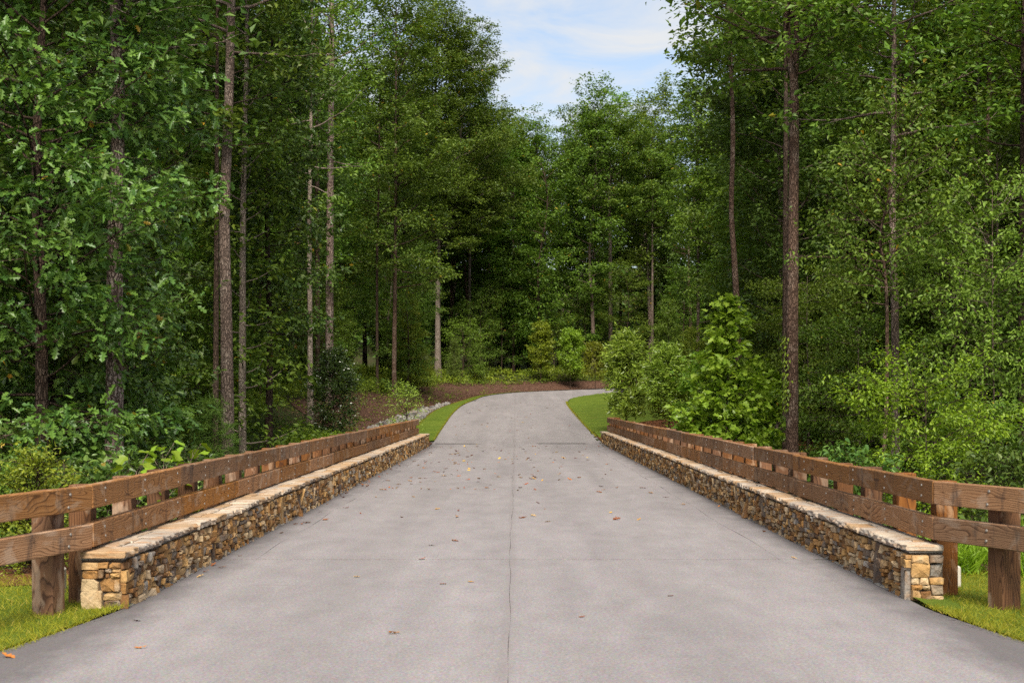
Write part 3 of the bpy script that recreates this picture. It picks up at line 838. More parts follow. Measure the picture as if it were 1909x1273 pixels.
xl = -3.454
sp = [((-4.14, 8.55), (xl, 11.60))] + [((xl, 11.60 + 3.06 * k), (xl, 11.60 + 3.06 * (k + 1))) for k in range(12)] + [((xl, 48.32), (xl, 50.6))]
ps = [(-3.53, 11.25)] + [(xl, 11.95 + 1.28 * k) for k in range(31)] + [(-4.0, 9.2)]
rail('timber_guard_rail', -1, xl, sp, ps, 'brown two-board timber guard rail above the left stone wall')
xr = 3.552
sp = [((4.75, 9.30), (xr, 12.12))] + [((xr, 12.12 + 3.06 * k), (xr, 12.12 + 3.06 * (k + 1))) for k in range(14)] + [((xr, 54.96), (xr + 0.06, 56.4)), ((xr + 0.06, 56.4), (xr + 0.45, 57.6))]
ps = [(4.42, 10.1), (3.80, 11.50)] + [(xr, 12.42 + 1.28 * k) for k in range(34)] + [(xr + 0.05, 56.2), (xr + 0.36, 57.3)]
rail('timber_guard_rail', 1, xr, sp, ps, 'brown two-board timber guard rail above the right stone wall')

# small utility pedestals behind the near ends of the rails
def pedestal(loc, w_, h_, label):
    root = empty('utility_box', loc); tag(root, label, 'utility box', 'utility boxes by the rail ends')
    V, F = bevel_box(w_ / 2, w_ / 2, (h_ + 0.2) / 2, 0.014); V[:, 2] += (h_ - 0.2) / 2
    up = V[:, 2] > h_ - 0.02
    V[up, 0] *= 0.9; V[up & (V[:, 0] > 0), 2] -= 0.02
    obj('housing', mesh('housing', V, F, M['utility']), root)
    V, F = bevel_box(0.008, w_ * 0.3, 0.07, 0.003); V += (-w_ / 2 - 0.009, 0, h_ * 0.72)
    obj('cover_plate', mesh('cover_plate', V, F, M['utility_grey']), root)
pedestal((3.99, 12.95, -0.06), 0.11, 0.27, 'pale utility box in the grass behind the right rail end')
pedestal((-4.02, 12.55, -0.06), 0.09, 0.30, 'pale utility box in the grass behind the left rail end')

# ------------------------------------------------------------------ fallen leaves on the road
def leaf_obj_mesh(r, mat):
    o = np.array([(-0.5, 0), (-0.28, 0.16), (-0.16, 0.10), (0.0, 0.30), (0.12, 0.14), (0.30, 0.20), (0.5, 0), (0.30, -0.18), (0.10, -0.14), (0.02, -0.28), (-0.18, -0.10), (-0.30, -0.15)])
    o = o * (1, r.uniform(0.7, 1.2))
    cu = r.uniform(0.15, 0.9); cl = r.uniform(0, 0.5)
    mid = np.stack([np.linspace(-0.5, 0.5, 5), np.zeros(5)], 1)
    zf = lambda P: 0.02 + cu * np.abs(P[:, 1]) + cl * P[:, 0] ** 2
    P = np.concatenate([o, mid[1:-1]])
    V = np.c_[P, zf(P) + r.normal(0, 0.02, len(P))]
    F3 = [(0, 1, 12), (1, 2, 12), (2, 3, 13), (3, 4, 13), (4, 5, 14), (5, 6, 14), (6, 7, 14), (7, 8, 14), (8, 9, 13), (9, 10, 13), (10, 11, 12), (11, 0, 12)]
    F4 = [(2, 13, 10, 12), (4, 14, 8, 13)]
    return mesh('fallen_leaf', V, [np.array(F3), np.array(F4)], mat)
rl_ = np.random.default_rng(5)
cols = ['brown', 'tan', 'yellow', 'rust', 'dark']
LEAFM = {c: [leaf_obj_mesh(rl_, M['fallen'][i]) for _ in range(3)] for i, c in enumerate(cols)}
named = [(787, 1042, 'rust', 0.085, 'curled orange brown fallen leaf on the nearest cross joint'), (665, 1076, 'tan', 0.075, 'flat pale tan fallen leaf left of the middle joint, nearest of the tan ones'),
         (878, 1085, 'yellow', 0.065, 'small yellow fallen leaf just left of the middle joint'), (826, 1089, 'brown', 0.07, 'small brown fallen leaf beside the yellow one left of the middle joint'),
         (735, 1181, 'rust', 0.10, 'large rust and yellow fallen leaf nearest the camera left of the middle joint'), (1085, 1150, 'brown', 0.06, 'small dark brown fallen leaf nearest the camera right of the middle joint'),
         (1250, 1111, 'brown', 0.06, 'faint brown fallen leaf on the right lane near the camera'), (255, 1158, 'dark', 0.07, 'dark fallen leaf on the road in front of the left wall end'),
         (262, 1208, 'rust', 0.09, 'red brown fallen leaf in the lower left of the road'), (15, 1225, 'rust', 0.11, 'red brown fallen leaf at the road edge in the bottom left corner'),
         (1021, 973, 'tan', 0.09, 'tan fallen leaf right of the middle joint, mid bridge'), (1191, 969, 'yellow', 0.085, 'bright yellow fallen leaf on the right lane mid bridge'),
         (1273, 941, 'tan', 0.09, 'tan fallen leaf near the crack by the right wall'), (1120, 907, 'dark', 0.11, 'large dark and orange fallen leaf on the right lane'),
         (572, 975, 'dark', 0.13, 'large dark red fallen leaf near the left wall'), (645, 947, 'rust', 0.13, 'large rust fallen leaf in the left lane near the wall'),
         (415, 1058, 'rust', 0.10, 'red fallen leaf at the foot of the left wall near its end'), (805, 1017, 'dark', 0.08, 'small dark fallen leaf beyond the nearest cross joint'),
         (1480, 1041, 'tan', 0.07, 'tan fallen leaf on the cross joint by the right wall'), (848, 1009, 'brown', 0.09, 'flat brown fallen leaf beyond the nearest cross joint')]
for px_, py_, c, sz, lab in named:
    Z = 1.7 * 2650 / (py_ - 745)
    o = obj('fallen_leaf', LEAFM[c][rl_.integers(3)], None, (PX(px_, Z), Z, 0.004), (rl_.normal(0, 0.15), rl_.normal(0, 0.15), rl_.uniform(-0.6, 0.6) + (math.pi if rl_.random() < 0.5 else 0)), sz)
    tag(o, lab, 'leaf', 'fallen leaves on the road')
for k in range(230):
    y_ = rl_.choice([rl_.uniform(20, 34), rl_.uniform(26, 52), rl_.uniform(30, 52), rl_.uniform(56, 98)], p=[0.16, 0.34, 0.26, 0.24])
    x_ = rl_.choice([rl_.uniform(-2.9, 2.7), rl_.normal(-1.9, 0.6), rl_.normal(0.4, 0.9)], p=[0.35, 0.35, 0.30])
    x_ = float(np.clip(x_, -3.0, 3.0))
    P = road_xyz(np.array([Sy(y_)]), np.array([x_ - 0.075]))[0]
    c = rl_.choice(cols, p=[0.34, 0.2, 0.1, 0.24, 0.12])
    o = obj('fallen_leaf', LEAFM[c][rl_.integers(3)], None, (P[0], P[1], P[2] + 0.004), (rl_.normal(0, 0.2), rl_.normal(0, 0.2), rl_.uniform(0, 6.28)), rl_.uniform(0.07, 0.15))
    where = 'on the far rising road' if y_ > 55 else ('in the left lane of the bridge' if x_ < -0.06 else 'in the right lane of the bridge')
    tag(o, 'small %s fallen leaf %s' % (c, where), 'leaf', '%s leaves %s' % (c, where))
for k in range(70):                                            # litter drifted against the left wall and along the joints
    q = rl_.random()
    if q < 0.55: x_, y_, where = -3.10 + abs(rl_.normal(0, 0.10)), rl_.uniform(13, 50), 'against the foot of the left wall'
    elif q < 0.75: x_, y_, where = 3.25 - abs(rl_.normal(0, 0.10)), rl_.uniform(14, 52), 'against the foot of the right wall'
    else: x_, y_, where = rl_.uniform(-2.9, 0.5), rl_.choice([27.0, 38.5, 53.4]) + rl_.normal(0, 0.15), 'lying along a cross joint'
    c = rl_.choice(cols, p=[0.36, 0.16, 0.06, 0.28, 0.14])
    o = obj('fallen_leaf', LEAFM[c][rl_.integers(3)], None, (x_, y_, 0.006), (rl_.normal(0, 0.25), rl_.normal(0, 0.25), rl_.uniform(0, 6.28)), rl_.uniform(0.05, 0.11))
    tag(o, 'small %s fallen leaf %s' % (c, where), 'leaf', '%s leaves %s' % (c, where))
#@@PART3
# ------------------------------------------------------------------ foliage tools
def half_template(outline, fold=0.28, droop=0.18):
    """leaf from half outline [(x, y)...] between (0,0) and (1,0): two n-gon halves meeting on the midrib"""
    o = np.array(outline, float)
    z = lambda P: fold * np.abs(P[:, 1]) - droop * P[:, 0] ** 2
    n = len(o)
    P = np.concatenate([[(0, 0)], o, [(1, 0)], o[::-1] * (1, -1)])
    V = np.c_[P, z(P)]
    up = [0] + list(range(1, n + 2)); dn = [0, n + 1] + list(range(n + 2, 2 * n + 2))
    return V, np.array([up[::-1], dn[::-1]])
T_OAK = half_template([(0.27, 0.24), (0.39, 0.08), (0.56, 0.34), (0.66, 0.11), (0.84, 0.23)], 0.25, 0.20)
T_OAK2 = half_template([(0.26, 0.24), (0.42, 0.10), (0.66, 0.30)], 0.25, 0.20)
T_ELL = half_template([(0.28, 0.20), (0.66, 0.19)], 0.3, 0.2)
T_OVATE = half_template([(0.22, 0.26), (0.60, 0.22)], 0.3, 0.25)
T_DIA = half_template([(0.45, 0.27)], 0.35, 0.2)
T_NARROW = half_template([(0.35, 0.13), (0.7, 0.12)], 0.35, 0.25)
T_MAPLE = half_template([(0.06, 0.20), (0.24, 0.46), (0.40, 0.24), (0.62, 0.42), (0.70, 0.18)], 0.22, 0.18)
T_TULIP = half_template([(0.02, 0.22), (0.28, 0.52), (0.46, 0.30), (0.92, 0.40), (0.90, 0.10)], 0.22, 0.12)
T_NEEDLE = (np.array([(0, -0.025, 0), (0, 0.025, 0), (1, 0, -0.05)], float), np.array([(0, 1, 2)]))
T_BLADE = (np.array([(0, -0.035, 0), (0, 0.035, 0), (0.6, 0.02, 0.0), (0.6, -0.02, 0.0), (1, 0, -0.10)], float), [np.array([(0, 1, 2, 3)]), np.array([(3, 2, 4)])])
UP = np.array([0, 0, 1.0])

def place_leaves(tmpl, pos, d, n, size):
    tv, tf = tmpl
    d = norm(d); s = norm(np.cross(n, d)); n = np.cross(d, s)
    V = pos[:, None, :] + size[:, None, None] * (tv[None, :, 0:1] * d[:, None] + tv[None, :, 1:2] * s[:, None] + tv[None, :, 2:3] * n[:, None])
    k = len(tv); off = (np.arange(len(pos)) * k)[:, None, None]
    Fs = [(f[None] + off).reshape(-1, f.shape[1]) for f in (tf if isinstance(tf, list) else [tf])]
    return V.reshape(-1, 3), Fs

def cluster(r, A, D, per, size, spread=0.05, droop=0.15, upw=1.0, out=0.5, flat=1.0):
    """sprays of `per` leaves at the twig ends A pointing along D"""
    n = len(A); i = np.repeat(np.arange(n), per)
    rnd = r.normal(0, 1, (len(i), 3)) * (1, 1, 0.55 * flat)
    d = norm(D[i] * out + norm(rnd) - UP * droop)
    nn = norm(UP * upw + r.normal(0, 0.45, (len(i), 3)))
    pos = A[i] + r.normal(0, spread, (len(i), 3)) * (1, 1, flat) + d * 0.02
    return pos, d, nn, size * r.uniform(0.45, 1.3, len(i))

def pinterp(path, t):
    k = len(path) - 1; x = np.clip(t, 0, 1) * k; i = min(int(x), k - 1); f = x - i
    return path[i] * (1 - f) + path[i + 1] * f

def skeleton(r, path, r0, r1, cb=0.4, Rm=3.5, nl=30, prof='oval', el=(0.1, 0.9), up=0.08, sub=2.2, step=0.16, twig=0.16,
             sides=9, flat=0.25, stems=(), rough=0.03, thick=1.0, subl=1.0, wood_sub=True, sprigs=0):
    """trunk, limbs and side branches as tubes; returns wood Geo and twig ends (pos, dir)"""
    g = Geo()
    P = catmull(np.asarray(path, float), 5) if len(path) > 2 else np.array([np.asarray(path[0]) * (1 - t) + np.asarray(path[1]) * t for t in np.linspace(0, 1, 12)])
    tt = np.linspace(0, 1, len(P))
    rad = r0 * (1 - tt) + r1 * tt
    rad = rad * (1 + 0.55 * np.exp(-tt * len(P) * 0.9))        # root flare
    g.add(*tube(P, rad, sides, rough=rough, r=r))
    axes = [(P, rad, cb, nl)]
    for st, sr in stems:
        Q = catmull(np.asarray(st, float), 4)
        q = np.linspace(sr, sr * 0.3, len(Q)); g.add(*tube(Q, q, max(6, sides - 2), rough=rough, r=r)); axes.append((Q, q, 0.35, max(6, nl // 2)))
    AP, AD = [], []
    for P, rad, cb_, nl_ in axes:
        for i in range(nl_):
            t = cb_ + (1 - cb_) * ((i + r.random()) / nl_); tc_ = (t - cb_) / (1 - cb_)
            if prof == 'oval': f = 0.45 + 0.9 * math.sin(math.pi * min(1, 0.12 + 0.82 * tc_)) ** 0.8 * 0.62
            elif prof == 'cone': f = 1.0 - 0.9 * tc_
            elif prof == 'round': f = math.sin(math.pi * (0.10 + 0.86 * tc_)) ** 0.6
            else: f = 1.0 - 0.55 * tc_
            L = Rm * f * r.uniform(0.62, 1.15)
            e = el[0] + (el[1] - el[0]) * tc_ + r.normal(0, 0.13)
            az = i * 2.399 + r.normal(0, 0.5)
            p = pinterp(P, t); rr = np.interp(t, np.linspace(0, 1, len(rad)), rad)
            d = np.array([math.cos(az) * math.cos(e), math.sin(az) * math.cos(e), math.sin(e)])
            m = 6; pts = [p]
            for k in range(m):
                d = norm(d + UP * up + r.normal(0, 0.11, 3)); pts.append(pts[-1] + d * L / m)
            pts = np.array(pts); lr = min(rr * 0.6, 0.012 + 0.011 * L * thick)
            g.add(*tube(pts, np.linspace(lr, 0.006, m + 1), 4))
            ns = int(L * sub) + 2
            for j_ in range(ns):
                s_ = 0.18 + 0.82 * (j_ + r.random()) / ns
                q = pinterp(pts, s_); dq = norm(pts[min(m, int(s_ * m) + 1)] - pts[max(0, int(s_ * m) - 1)])
                side = norm(np.cross(dq, UP)) * (1 if (j_ % 2) else -1)
                Ls = ((0.22 + 0.42 * (1 - s_)) * L * r.uniform(0.6, 1.2) + 0.22) * subl
                ds = norm(dq * 0.75 + side * r.uniform(0.45, 1.1) + UP * r.normal(0, flat))
                na = max(2, int(Ls / step))
                u = (0.25 + 0.75 * (np.arange(na) + r.random(na)) / na)[:, None]
                bend = np.array([0, 0, -0.06 * Ls])
                A = q + ds * Ls * u + bend * u ** 2 + r.normal(0, twig, (na, 3)) * (1, 1, min(1.0, 0.35 + flat))
                AP.append(A); AD.append(norm(ds + r.normal(0, 0.5, (na, 3)) * (1, 1, 0.5)))
                if wood_sub: g.add(*tube(np.array([q, q + ds * Ls * 0.55, q + ds * Ls + bend]), [max(0.004, lr * 0.35), 0.004, 0.002], 3))
            AP.append(pts[-1:] + 0.02); AD.append(norm(d)[None])
    P, rad = axes[0][0], axes[0][1]
    for k in range(sprigs):                                    # short shoots low on the bole
        t = r.uniform(0.05, max(cb, 0.1)); p = pinterp(P, t); az = r.uniform(0, 6.28); L = r.uniform(0.3, 1.0)
        d = np.array([math.cos(az), math.sin(az), r.uniform(-0.1, 0.5)])
        A = p + d * L * r.uniform(0.3, 1, (8, 1)) + r.normal(0, 0.14, (8, 3)); AP.append(A); AD.append(norm(d + r.normal(0, 0.4, (8, 3))))
        g.add(*tube(np.array([p, p + d * L]), [0.012, 0.004], 3))
    return g, np.concatenate(AP), np.concatenate(AD)

def crown_mesh(r, A, D, tmpl, mat, per, size, **kw):
    V, F = place_leaves(tmpl, *cluster(r, A, D, per, size, **kw))
    return mesh('crown', V, F, mat)

def assemble(name, loc, wood, crown, bark, rz=0, scale=None):
    root = empty(name, loc, rz, scale)
    obj('trunk', wood.mesh('trunk', bark, True), root)
    tag(obj('crown', crown, root), kind='stuff')
    return root

_zz = np.arange(8, 220, 0.25)
def on_ground(px, py):
    """where the sight line through a point of the picture meets the land"""
    x = PX(px, _zz); h = PH(py, _zz); g = H(x, _zz)
    k = np.where(h <= g)[0]
    Z = _zz[k[0]] if len(k) else 150.0
    return PX(px, Z), Z
def ground_z(x, y): return float(H(np.array([x]), np.array([y]))[0])

def trunk_path(pts, Z, x0, gz, Ht, lean=(0, 0), r=None):
    """pts: points along the trunk as seen (px, py), bottom to top; returns path in metres from the base"""
    Q = [np.array([PX(px, Z) - x0, (r.normal(0, 0.05) if r is not None else 0), PH(py, Z) - gz]) for px, py in pts]
    Q = [q for q in Q if q[2] > 0.3]
    path = [np.array([Q[0][0] + 0.02, 0, -0.25])] + Q
    top = path[-1]; hz = top[2]
    dv = norm(path[-1] - path[-2])
    for t in (0.35, 0.7, 1.0):
        if Ht > hz + 1: path.append(top + np.array([dv[0] * (Ht - hz) * t * 0.5 + lean[0] * t, lean[1] * t, (Ht - hz) * t]))
    return np.array(path)

# ------------------------------------------------------------------ named trees
LEAFS = {'oak': (T_OAK, M['oak_leaf']), 'mid': (T_DIA, M['leaf_mid']), 'dark': (T_DIA, M['leaf_dark']), 'light': (T_ELL, M['leaf_light']), 'yellow': (T_DIA, M['leaf_yellow'])}
NAMED = []
def named_tree(name, pts, Z, dia, bark, Ht, cb, Rm, nl, leaf, label, size=0.17, per=8, stems=(), lean=(0, 0), seed=0, step=0.2, sprigs=0, group='forest trees', el=(0.0, 0.9), up=0.06, prof='oval', sides=12, upw=1.0, droop=0.2, thick=1.0):
    r = np.random.default_rng(1000 + seed)
    if Z is None: Z = on_ground(*pts[0])[1]
    NAMED.append((pts[0][0], Z))
    x0 = PX(pts[0][0], Z); gz = ground_z(x0, Z); Ht -= 1.5
    path = trunk_path(pts, Z, x0, gz, Ht, lean, r)
    st = [([np.array([PX(px, Z) - x0, 0, PH(py, Z) - gz]) for px, py in q] + [np.array([PX(q[-1][0], Z) - x0 + lx, 0.5, Ht * 0.9])], sr) for q, sr, lx in stems]
    g, A, D = skeleton(r, path, dia / 2, dia * 0.12, cb, Rm, int(nl * 1.2), prof, el, up, 2.0, step * 1.6, 0.16, sides, 0.3, st, sprigs=sprigs, thick=thick, wood_sub=Z < 40)
    tm, mt = LEAFS[leaf] if isinstance(leaf, str) else leaf
    c = crown_mesh(r, A, D, tm, mt, int(per * (1.7 if Z > 60 else 1.3)), size * (1.15 if Z > 60 else 1.2), spread=0.20, flat=0.55, droop=droop, upw=upw)
    root = assemble(name, (x0, Z, gz), g, c, M[bark])
    return tag(root, label, 'tree', group)

NT_ = named_tree
NT_('oak_tree', [(212, 800), (214, 600), (217, 400), (219, 200), (217, 0)], 22.9, 0.33, 'bark_oak', 20, 0.56, 3.6, 22, 'dark', 'thick flaky grey trunk of the oak showing through leaves at far left', 0.17, 5, seed=1)
NT_('forest_tree', [(425, 850), (423, 600), (418, 400), (426, 200), (432, 0)], 38, 0.40, 'bark_grey', 26, 0.55, 4.5, 24, 'mid', 'tall straight brown trunk rising behind the left rail, widest there', seed=2, sprigs=3)
NT_('forest_tree', [(403, 850), (403, 600), (405, 330)], 43, 0.22, 'bark_dark', 19, 0.55, 3, 18, 'dark', 'dark slim trunk close behind the widest trunk left of the road', seed=3)
NT_('forest_tree', [(452, 815), (452, 600), (453, 400), (455, 300), (459, 100)], 45, 0.27, 'bark_pale', 21, 0.10, 2.1, 52, 'mid', 'pale slim trunk clothed in leaves right of the widest left trunk', 0.18, 9, seed=4, prof='col', step=0.17)
NT_('forest_tree', [(577, 778), (578, 600), (577, 400), (579, 300)], 60, 0.24, 'bark_pale', 20, 0.40, 3.0, 22, 'mid', 'thin pale trunk beside the dark glossy shrub on the left bank', seed=5, sprigs=6)
NT_('forest_tree', [(592, 690), (592, 400), (590, 180)], 76, 0.30, 'bark_brown', 24, 0.45, 3.5, 22, 'dark', 'straight brown trunk behind and left of the speckled one, left wood', seed=6, sprigs=8)
NT_('forest_tree', [(614, 695), (615, 500), (616, 300), (618, 120)], 72, 0.48, 'bark_oak', 26, 0.42, 4.4, 26, 'mid', 'straight speckled grey trunk rising behind the dark glossy shrub', seed=7, sprigs=10)
NT_('forest_tree', [(683, 690), (680, 520), (684, 375)], None, 0.40, 'bark_brown', 24, 0.44, 4.0, 26, 'mid', 'brown trunk standing above the bright undergrowth left of the feathery evergreen', seed=8, sprigs=3)
NT_('forest_tree', [(703, 690), (703, 480), (706, 340)], 92, 0.21, 'bark_dark', 22, 0.42, 3.0, 20, 'dark', 'very thin dark trunk left of the feathery evergreen', seed=9, sprigs=6)
NT_('forest_tree', [(818, 704), (816, 560), (817, 440), (812, 380), (811, 200), (815, 60)], None, 0.50, 'bark_pale', 32, 0.36, 6.5, 80, 'mid', 'tall pale trunk that forks halfway up, left of the road bend', 0.19, 9,
    stems=[([(817, 450), (838, 410), (850, 370), (857, 330), (859, 250)], 0.12, 1.2)], seed=10, sprigs=4)
NT_('forest_tree', [(838, 695), (842, 520), (850, 400)], None, 0.36, 'bark_brown', 25, 0.45, 4.0, 24, 'dark', 'dark leaning trunk just right of the pale forked one', seed=11, lean=(0.8, 0))
NT_('forest_tree', [(912, 698), (912, 500), (911, 320)], None, 0.29, 'bark_grey', 24, 0.22, 3.0, 44, 'mid', 'slim trunk wrapped in leaves above the mulch bank, left of the bend', 0.2, 9, seed=12, sprigs=8)
NT_('forest_tree', [(957, 700), (957, 560), (957, 420)], None, 0.26, 'bark_dark', 23, 0.06, 3.0, 58, 'mid', 'leafy column of a tree rising right behind the mulch bank at the bend', 0.21, 9, seed=13, prof='col')
NT_('forest_tree', [(1041, 690), (1042, 520), (1043, 450)], None, 0.36, 'bark_dark', 25, 0.36, 3.6, 30, 'dark', 'dark thin trunk above the young trees beyond the bend', seed=14)
NT_('forest_tree', [(1139, 690), (1138, 560), (1137, 410)], 137, 0.52, 'bark_grey', 25, 0.48, 4.6, 34, 'mid', 'straight grey trunk in the middle of the far wood beyond the bend', 0.22, 9, seed=15, sprigs=3)
NT_('forest_tree', [(1158, 690), (1157, 560), (1156, 410)], 152, 0.34, 'bark_dark', 30.5, 0.50, 2.4, 30, 'light', 'tallest spindly crown standing above the far treeline against the sky', 0.24, 8, seed=16)
NT_('forest_tree', [(1216, 690), (1216, 560), (1216, 430)], 141, 0.26, 'bark_grey', 25, 0.4, 3.4, 28, 'mid', 'slender trunk right of the straight grey one in the far wood', 0.21, 9, seed=17)
NT_('forest_tree', [(1301, 690), (1302, 560), (1302, 420)], 96, 0.28, 'bark_grey', 22, 0.28, 3.4, 34, 'mid', 'slim trunk above the right bushes, left of the bending trunk', 0.2, 9, seed=18)
NT_('forest_tree', [(1376, 640), (1373, 560), (1368, 480), (1364, 400), (1366, 250), (1362, 100), (1361, 0)], 52, 0.27, 'bark_brown', 24, 0.55, 2.6, 26, 'light', 'slim dark trunk with a slight bend right of the road, over the light green sapling', 0.18, 7, seed=19)
NT_('forest_tree', [(1478, 850), (1477, 600), (1478, 400), (1480, 250), (1479, 150), (1470, 90), (1467, 0)], 38, 0.37, 'bark_brown', 25, 0.50, 4.0, 22, 'mid', 'tall trunk behind the right rail with a vine, forking near the top', 0.18, 7,
    stems=[([(1479, 170), (1485, 90), (1484, 0)], 0.10, 0.8)], seed=20)
NT_('forest_tree', [(1464, 720), (1465, 400), (1464, 150)], 47, 0.21, 'bark_dark', 22, 0.55, 3, 18, 'mid', 'thin dark trunk just left behind the forked trunk right of the road', seed=21)
NT_('forest_tree', [(1669, 780), (1667, 560), (1665, 430), (1666, 230)], 36, 0.25, 'bark_grey', 20, 0.55, 3.2, 20, 'mid', 'straight grey trunk behind the crooked stem on the right', seed=22)
NT_('crooked_tree', [(1648, 875), (1652, 780), (1654, 680), (1652, 560), (1648, 500), (1640, 440), (1655, 370), (1666, 300), (1670, 180)], 33, 0.12, 'bark_brown', 10.0, 0.42, 1.8, 38, (T_OVATE, M['leaf_mid']), 'crooked thin stem carrying light drooping foliage at upper right', 0.10, 8,
    seed=23, step=0.15, prof='round', droop=0.55, el=(0.0, 0.7), thick=0.6)
NT_('forest_tree', [(1545, 720), (1545, 400), (1546, 0)], 63, 0.36, 'bark_dark', 26, 0.40, 4.2, 30, 'mid', 'dark trunk right of the forked one, deep in the right wood', seed=24)
NT_('forest_tree', [(1832, 800), (1834, 600), (1840, 400), (1846, 0)], 52, 0.30, 'bark_brown', 24, 0.5, 3.8, 26, 'mid', 'straight brown trunk near the right edge of the picture', seed=25)
NT_('forest_tree', [(1866, 850), (1863, 650), (1860, 400)], 45, 0.12, 'bark_grey', 13, 0.45, 2.0, 20, 'mid', 'pale pole-thin stem at the right, beside the straight brown trunk', seed=26)
NT_('forest_tree', [(1612, 690), (1610, 590), (1612, 400)], 82, 0.30, 'bark_grey', 23, 0.42, 3.5, 24, 'dark', 'slim grey trunk left behind the crooked stem, deep in the right wood', seed=27)
NT_('forest_tree', [(1906, 900), (1904, 600), (1906, 300)], 40, 0.24, 'bark_dark', 20, 0.5, 3.2, 20, 'mid', 'dark trunk at the very right edge of the picture', seed=28)
NT_('forest_tree', [(1551, 720), (1550, 560), (1552, 400)], 74, 0.26, 'bark_grey', 21, 0.35, 3.2, 28, 'mid', 'speckled thin trunk between the forked trunk and the crooked stem', seed=29)

NT_('forest_tree', [(735, 700), (736, 560), (737, 420)], 92, 0.34, 'bark_brown', 27, 0.36, 4.6, 46, 'mid', 'leafy tall tree well left of the pale forked trunk, behind the feathery evergreen', 0.2, 9, seed=30)
NT_('forest_tree', [(874, 700), (875, 560), (876, 420)], None, 0.34, 'bark_grey', 26, 0.30, 4.4, 46, 'mid', 'leafy tall tree between the pale forked trunk and the leaf-wrapped slim one', 0.21, 9, seed=31)
# the big oak whose leaves fill the left of the picture
def near_oak(px, Z, Ht, Rm, nl, label, seed, size, per, cb=0.02, nleaf=300, tmpl=T_OAK, mat='oak_leaf', step=0.22, subd=2.8):
    r = np.random.default_rng(seed)
    x0 = PX(px, Z); gz = ground_z(x0, Z)
    path = np.array([(0, 0, -0.2), (0.05, 0, Ht * 0.25), (-0.05, 0.05, Ht * 0.5), (0.1, 0.1, Ht * 0.75), (0.1, 0.05, Ht)])
    g, A, D = skeleton(r, path, 0.13, 0.02, cb, Rm, int(nl * 1.35), 'oval', (-0.12, 0.75), 0.05, subd, step, 0.15, 8, 0.32, thick=0.45)
    pos, d, n, sz = cluster(r, A, D, per + 2, size, spread=0.06, droop=0.28, upw=0.9, out=0.8)
    near = np.argsort(pos[:, 1])                   # leaves on the side of the road and the viewer
    root = empty('oak_tree', (x0, Z, gz)); tag(root, label, 'tree', 'oaks left of the road')
    obj('trunk', g.mesh('trunk', M['bark_dark'], True), root)
    k = near[:nleaf]; rest = near[nleaf:]
    V, F = place_leaves(tmpl, pos[rest], d[rest], n[rest], sz[rest])
    cr_ = tag(obj('crown', mesh('crown', V, F, M[mat]), root), kind='stuff')
    for q in range(0, nleaf):
        V, F = place_leaves(tmpl, np.zeros((1, 3)), d[k[q]][None], n[k[q]][None], sz[k[q]][None])
        obj('leaf', mesh('leaf', V, F, M[mat]), root, pos[k[q]])
    return root
near_oak(72, 22.5, 14.0, 2.9, 62, 'big oak with glossy lobed leaves filling the left of the picture', 41, 0.165, 6, step=0.19)
near_oak(-120, 24, 13.0, 3.4, 26, 'oak with dark lobed leaves at the left picture edge', 42, 0.165, 6, nleaf=60, step=0.22, tmpl=T_OAK2)
near_oak(100, 25.0, 7.5, 2.6, 58, 'low bushy oak under the big oak, reaching down to the left rail', 45, 0.155, 6, nleaf=200, step=0.2, tmpl=T_OAK2)
near_oak(235, 33, 13.0, 1.95, 46, 'leafy young oak between the big oak and the widest trunk', 43, 0.17, 6, nleaf=60, step=0.19, tmpl=T_OAK2)
near_oak(500, 48, 16.5, 2.6, 50, 'oak with pale shining leaves high right of the widest left trunk', 44, 0.19, 6, cb=0.25, nleaf=20, step=0.2, tmpl=T_OAK2)
#@@PART4
# ------------------------------------------------------------------ young trees and shrubs one can pick out
def small_tree(name, px, py, top, Rm, label, leafm, tmpl=T_ELL, size=0.12, per=7, cb=0.22, nl=40, prof='round', bark='bark_dark', seed=0, Z=None, dia=0.07, el=(0.2, 1.0), up=0.05, step=0.13, droop=0.15, upw=0.9, cat='tree', group=None, flat=0.3, spread=0.06, sub=2.8, xo=None, lean=0.0, twig=0.12):
    r = np.random.default_rng(3000 + seed)
    if Z is None: x0, Z = on_ground(px, py)
    else: x0 = PX(px, Z)
    gz = ground_z(x0, Z)
    Ht = PH(top, Z) - gz
    path = np.array([(0, 0, -0.1), (r.normal(0, 0.04), 0, Ht * 0.3), (lean * 0.5, r.normal(0, 0.05), Ht * 0.65), (lean, 0, Ht * 0.97)])
    g, A, D = skeleton(r, path, dia / 2, 0.006, cb, Rm, nl, prof, el, up, sub, step, twig, 7, flat, thick=0.5, wood_sub=Z < 50)
    c = crown_mesh(r, A, D, tmpl, M[leafm], per, size, spread=spread, droop=droop, upw=upw)
    return tag(assemble(name, (x0, Z, gz), g, c, M[bark]), label, cat, group)

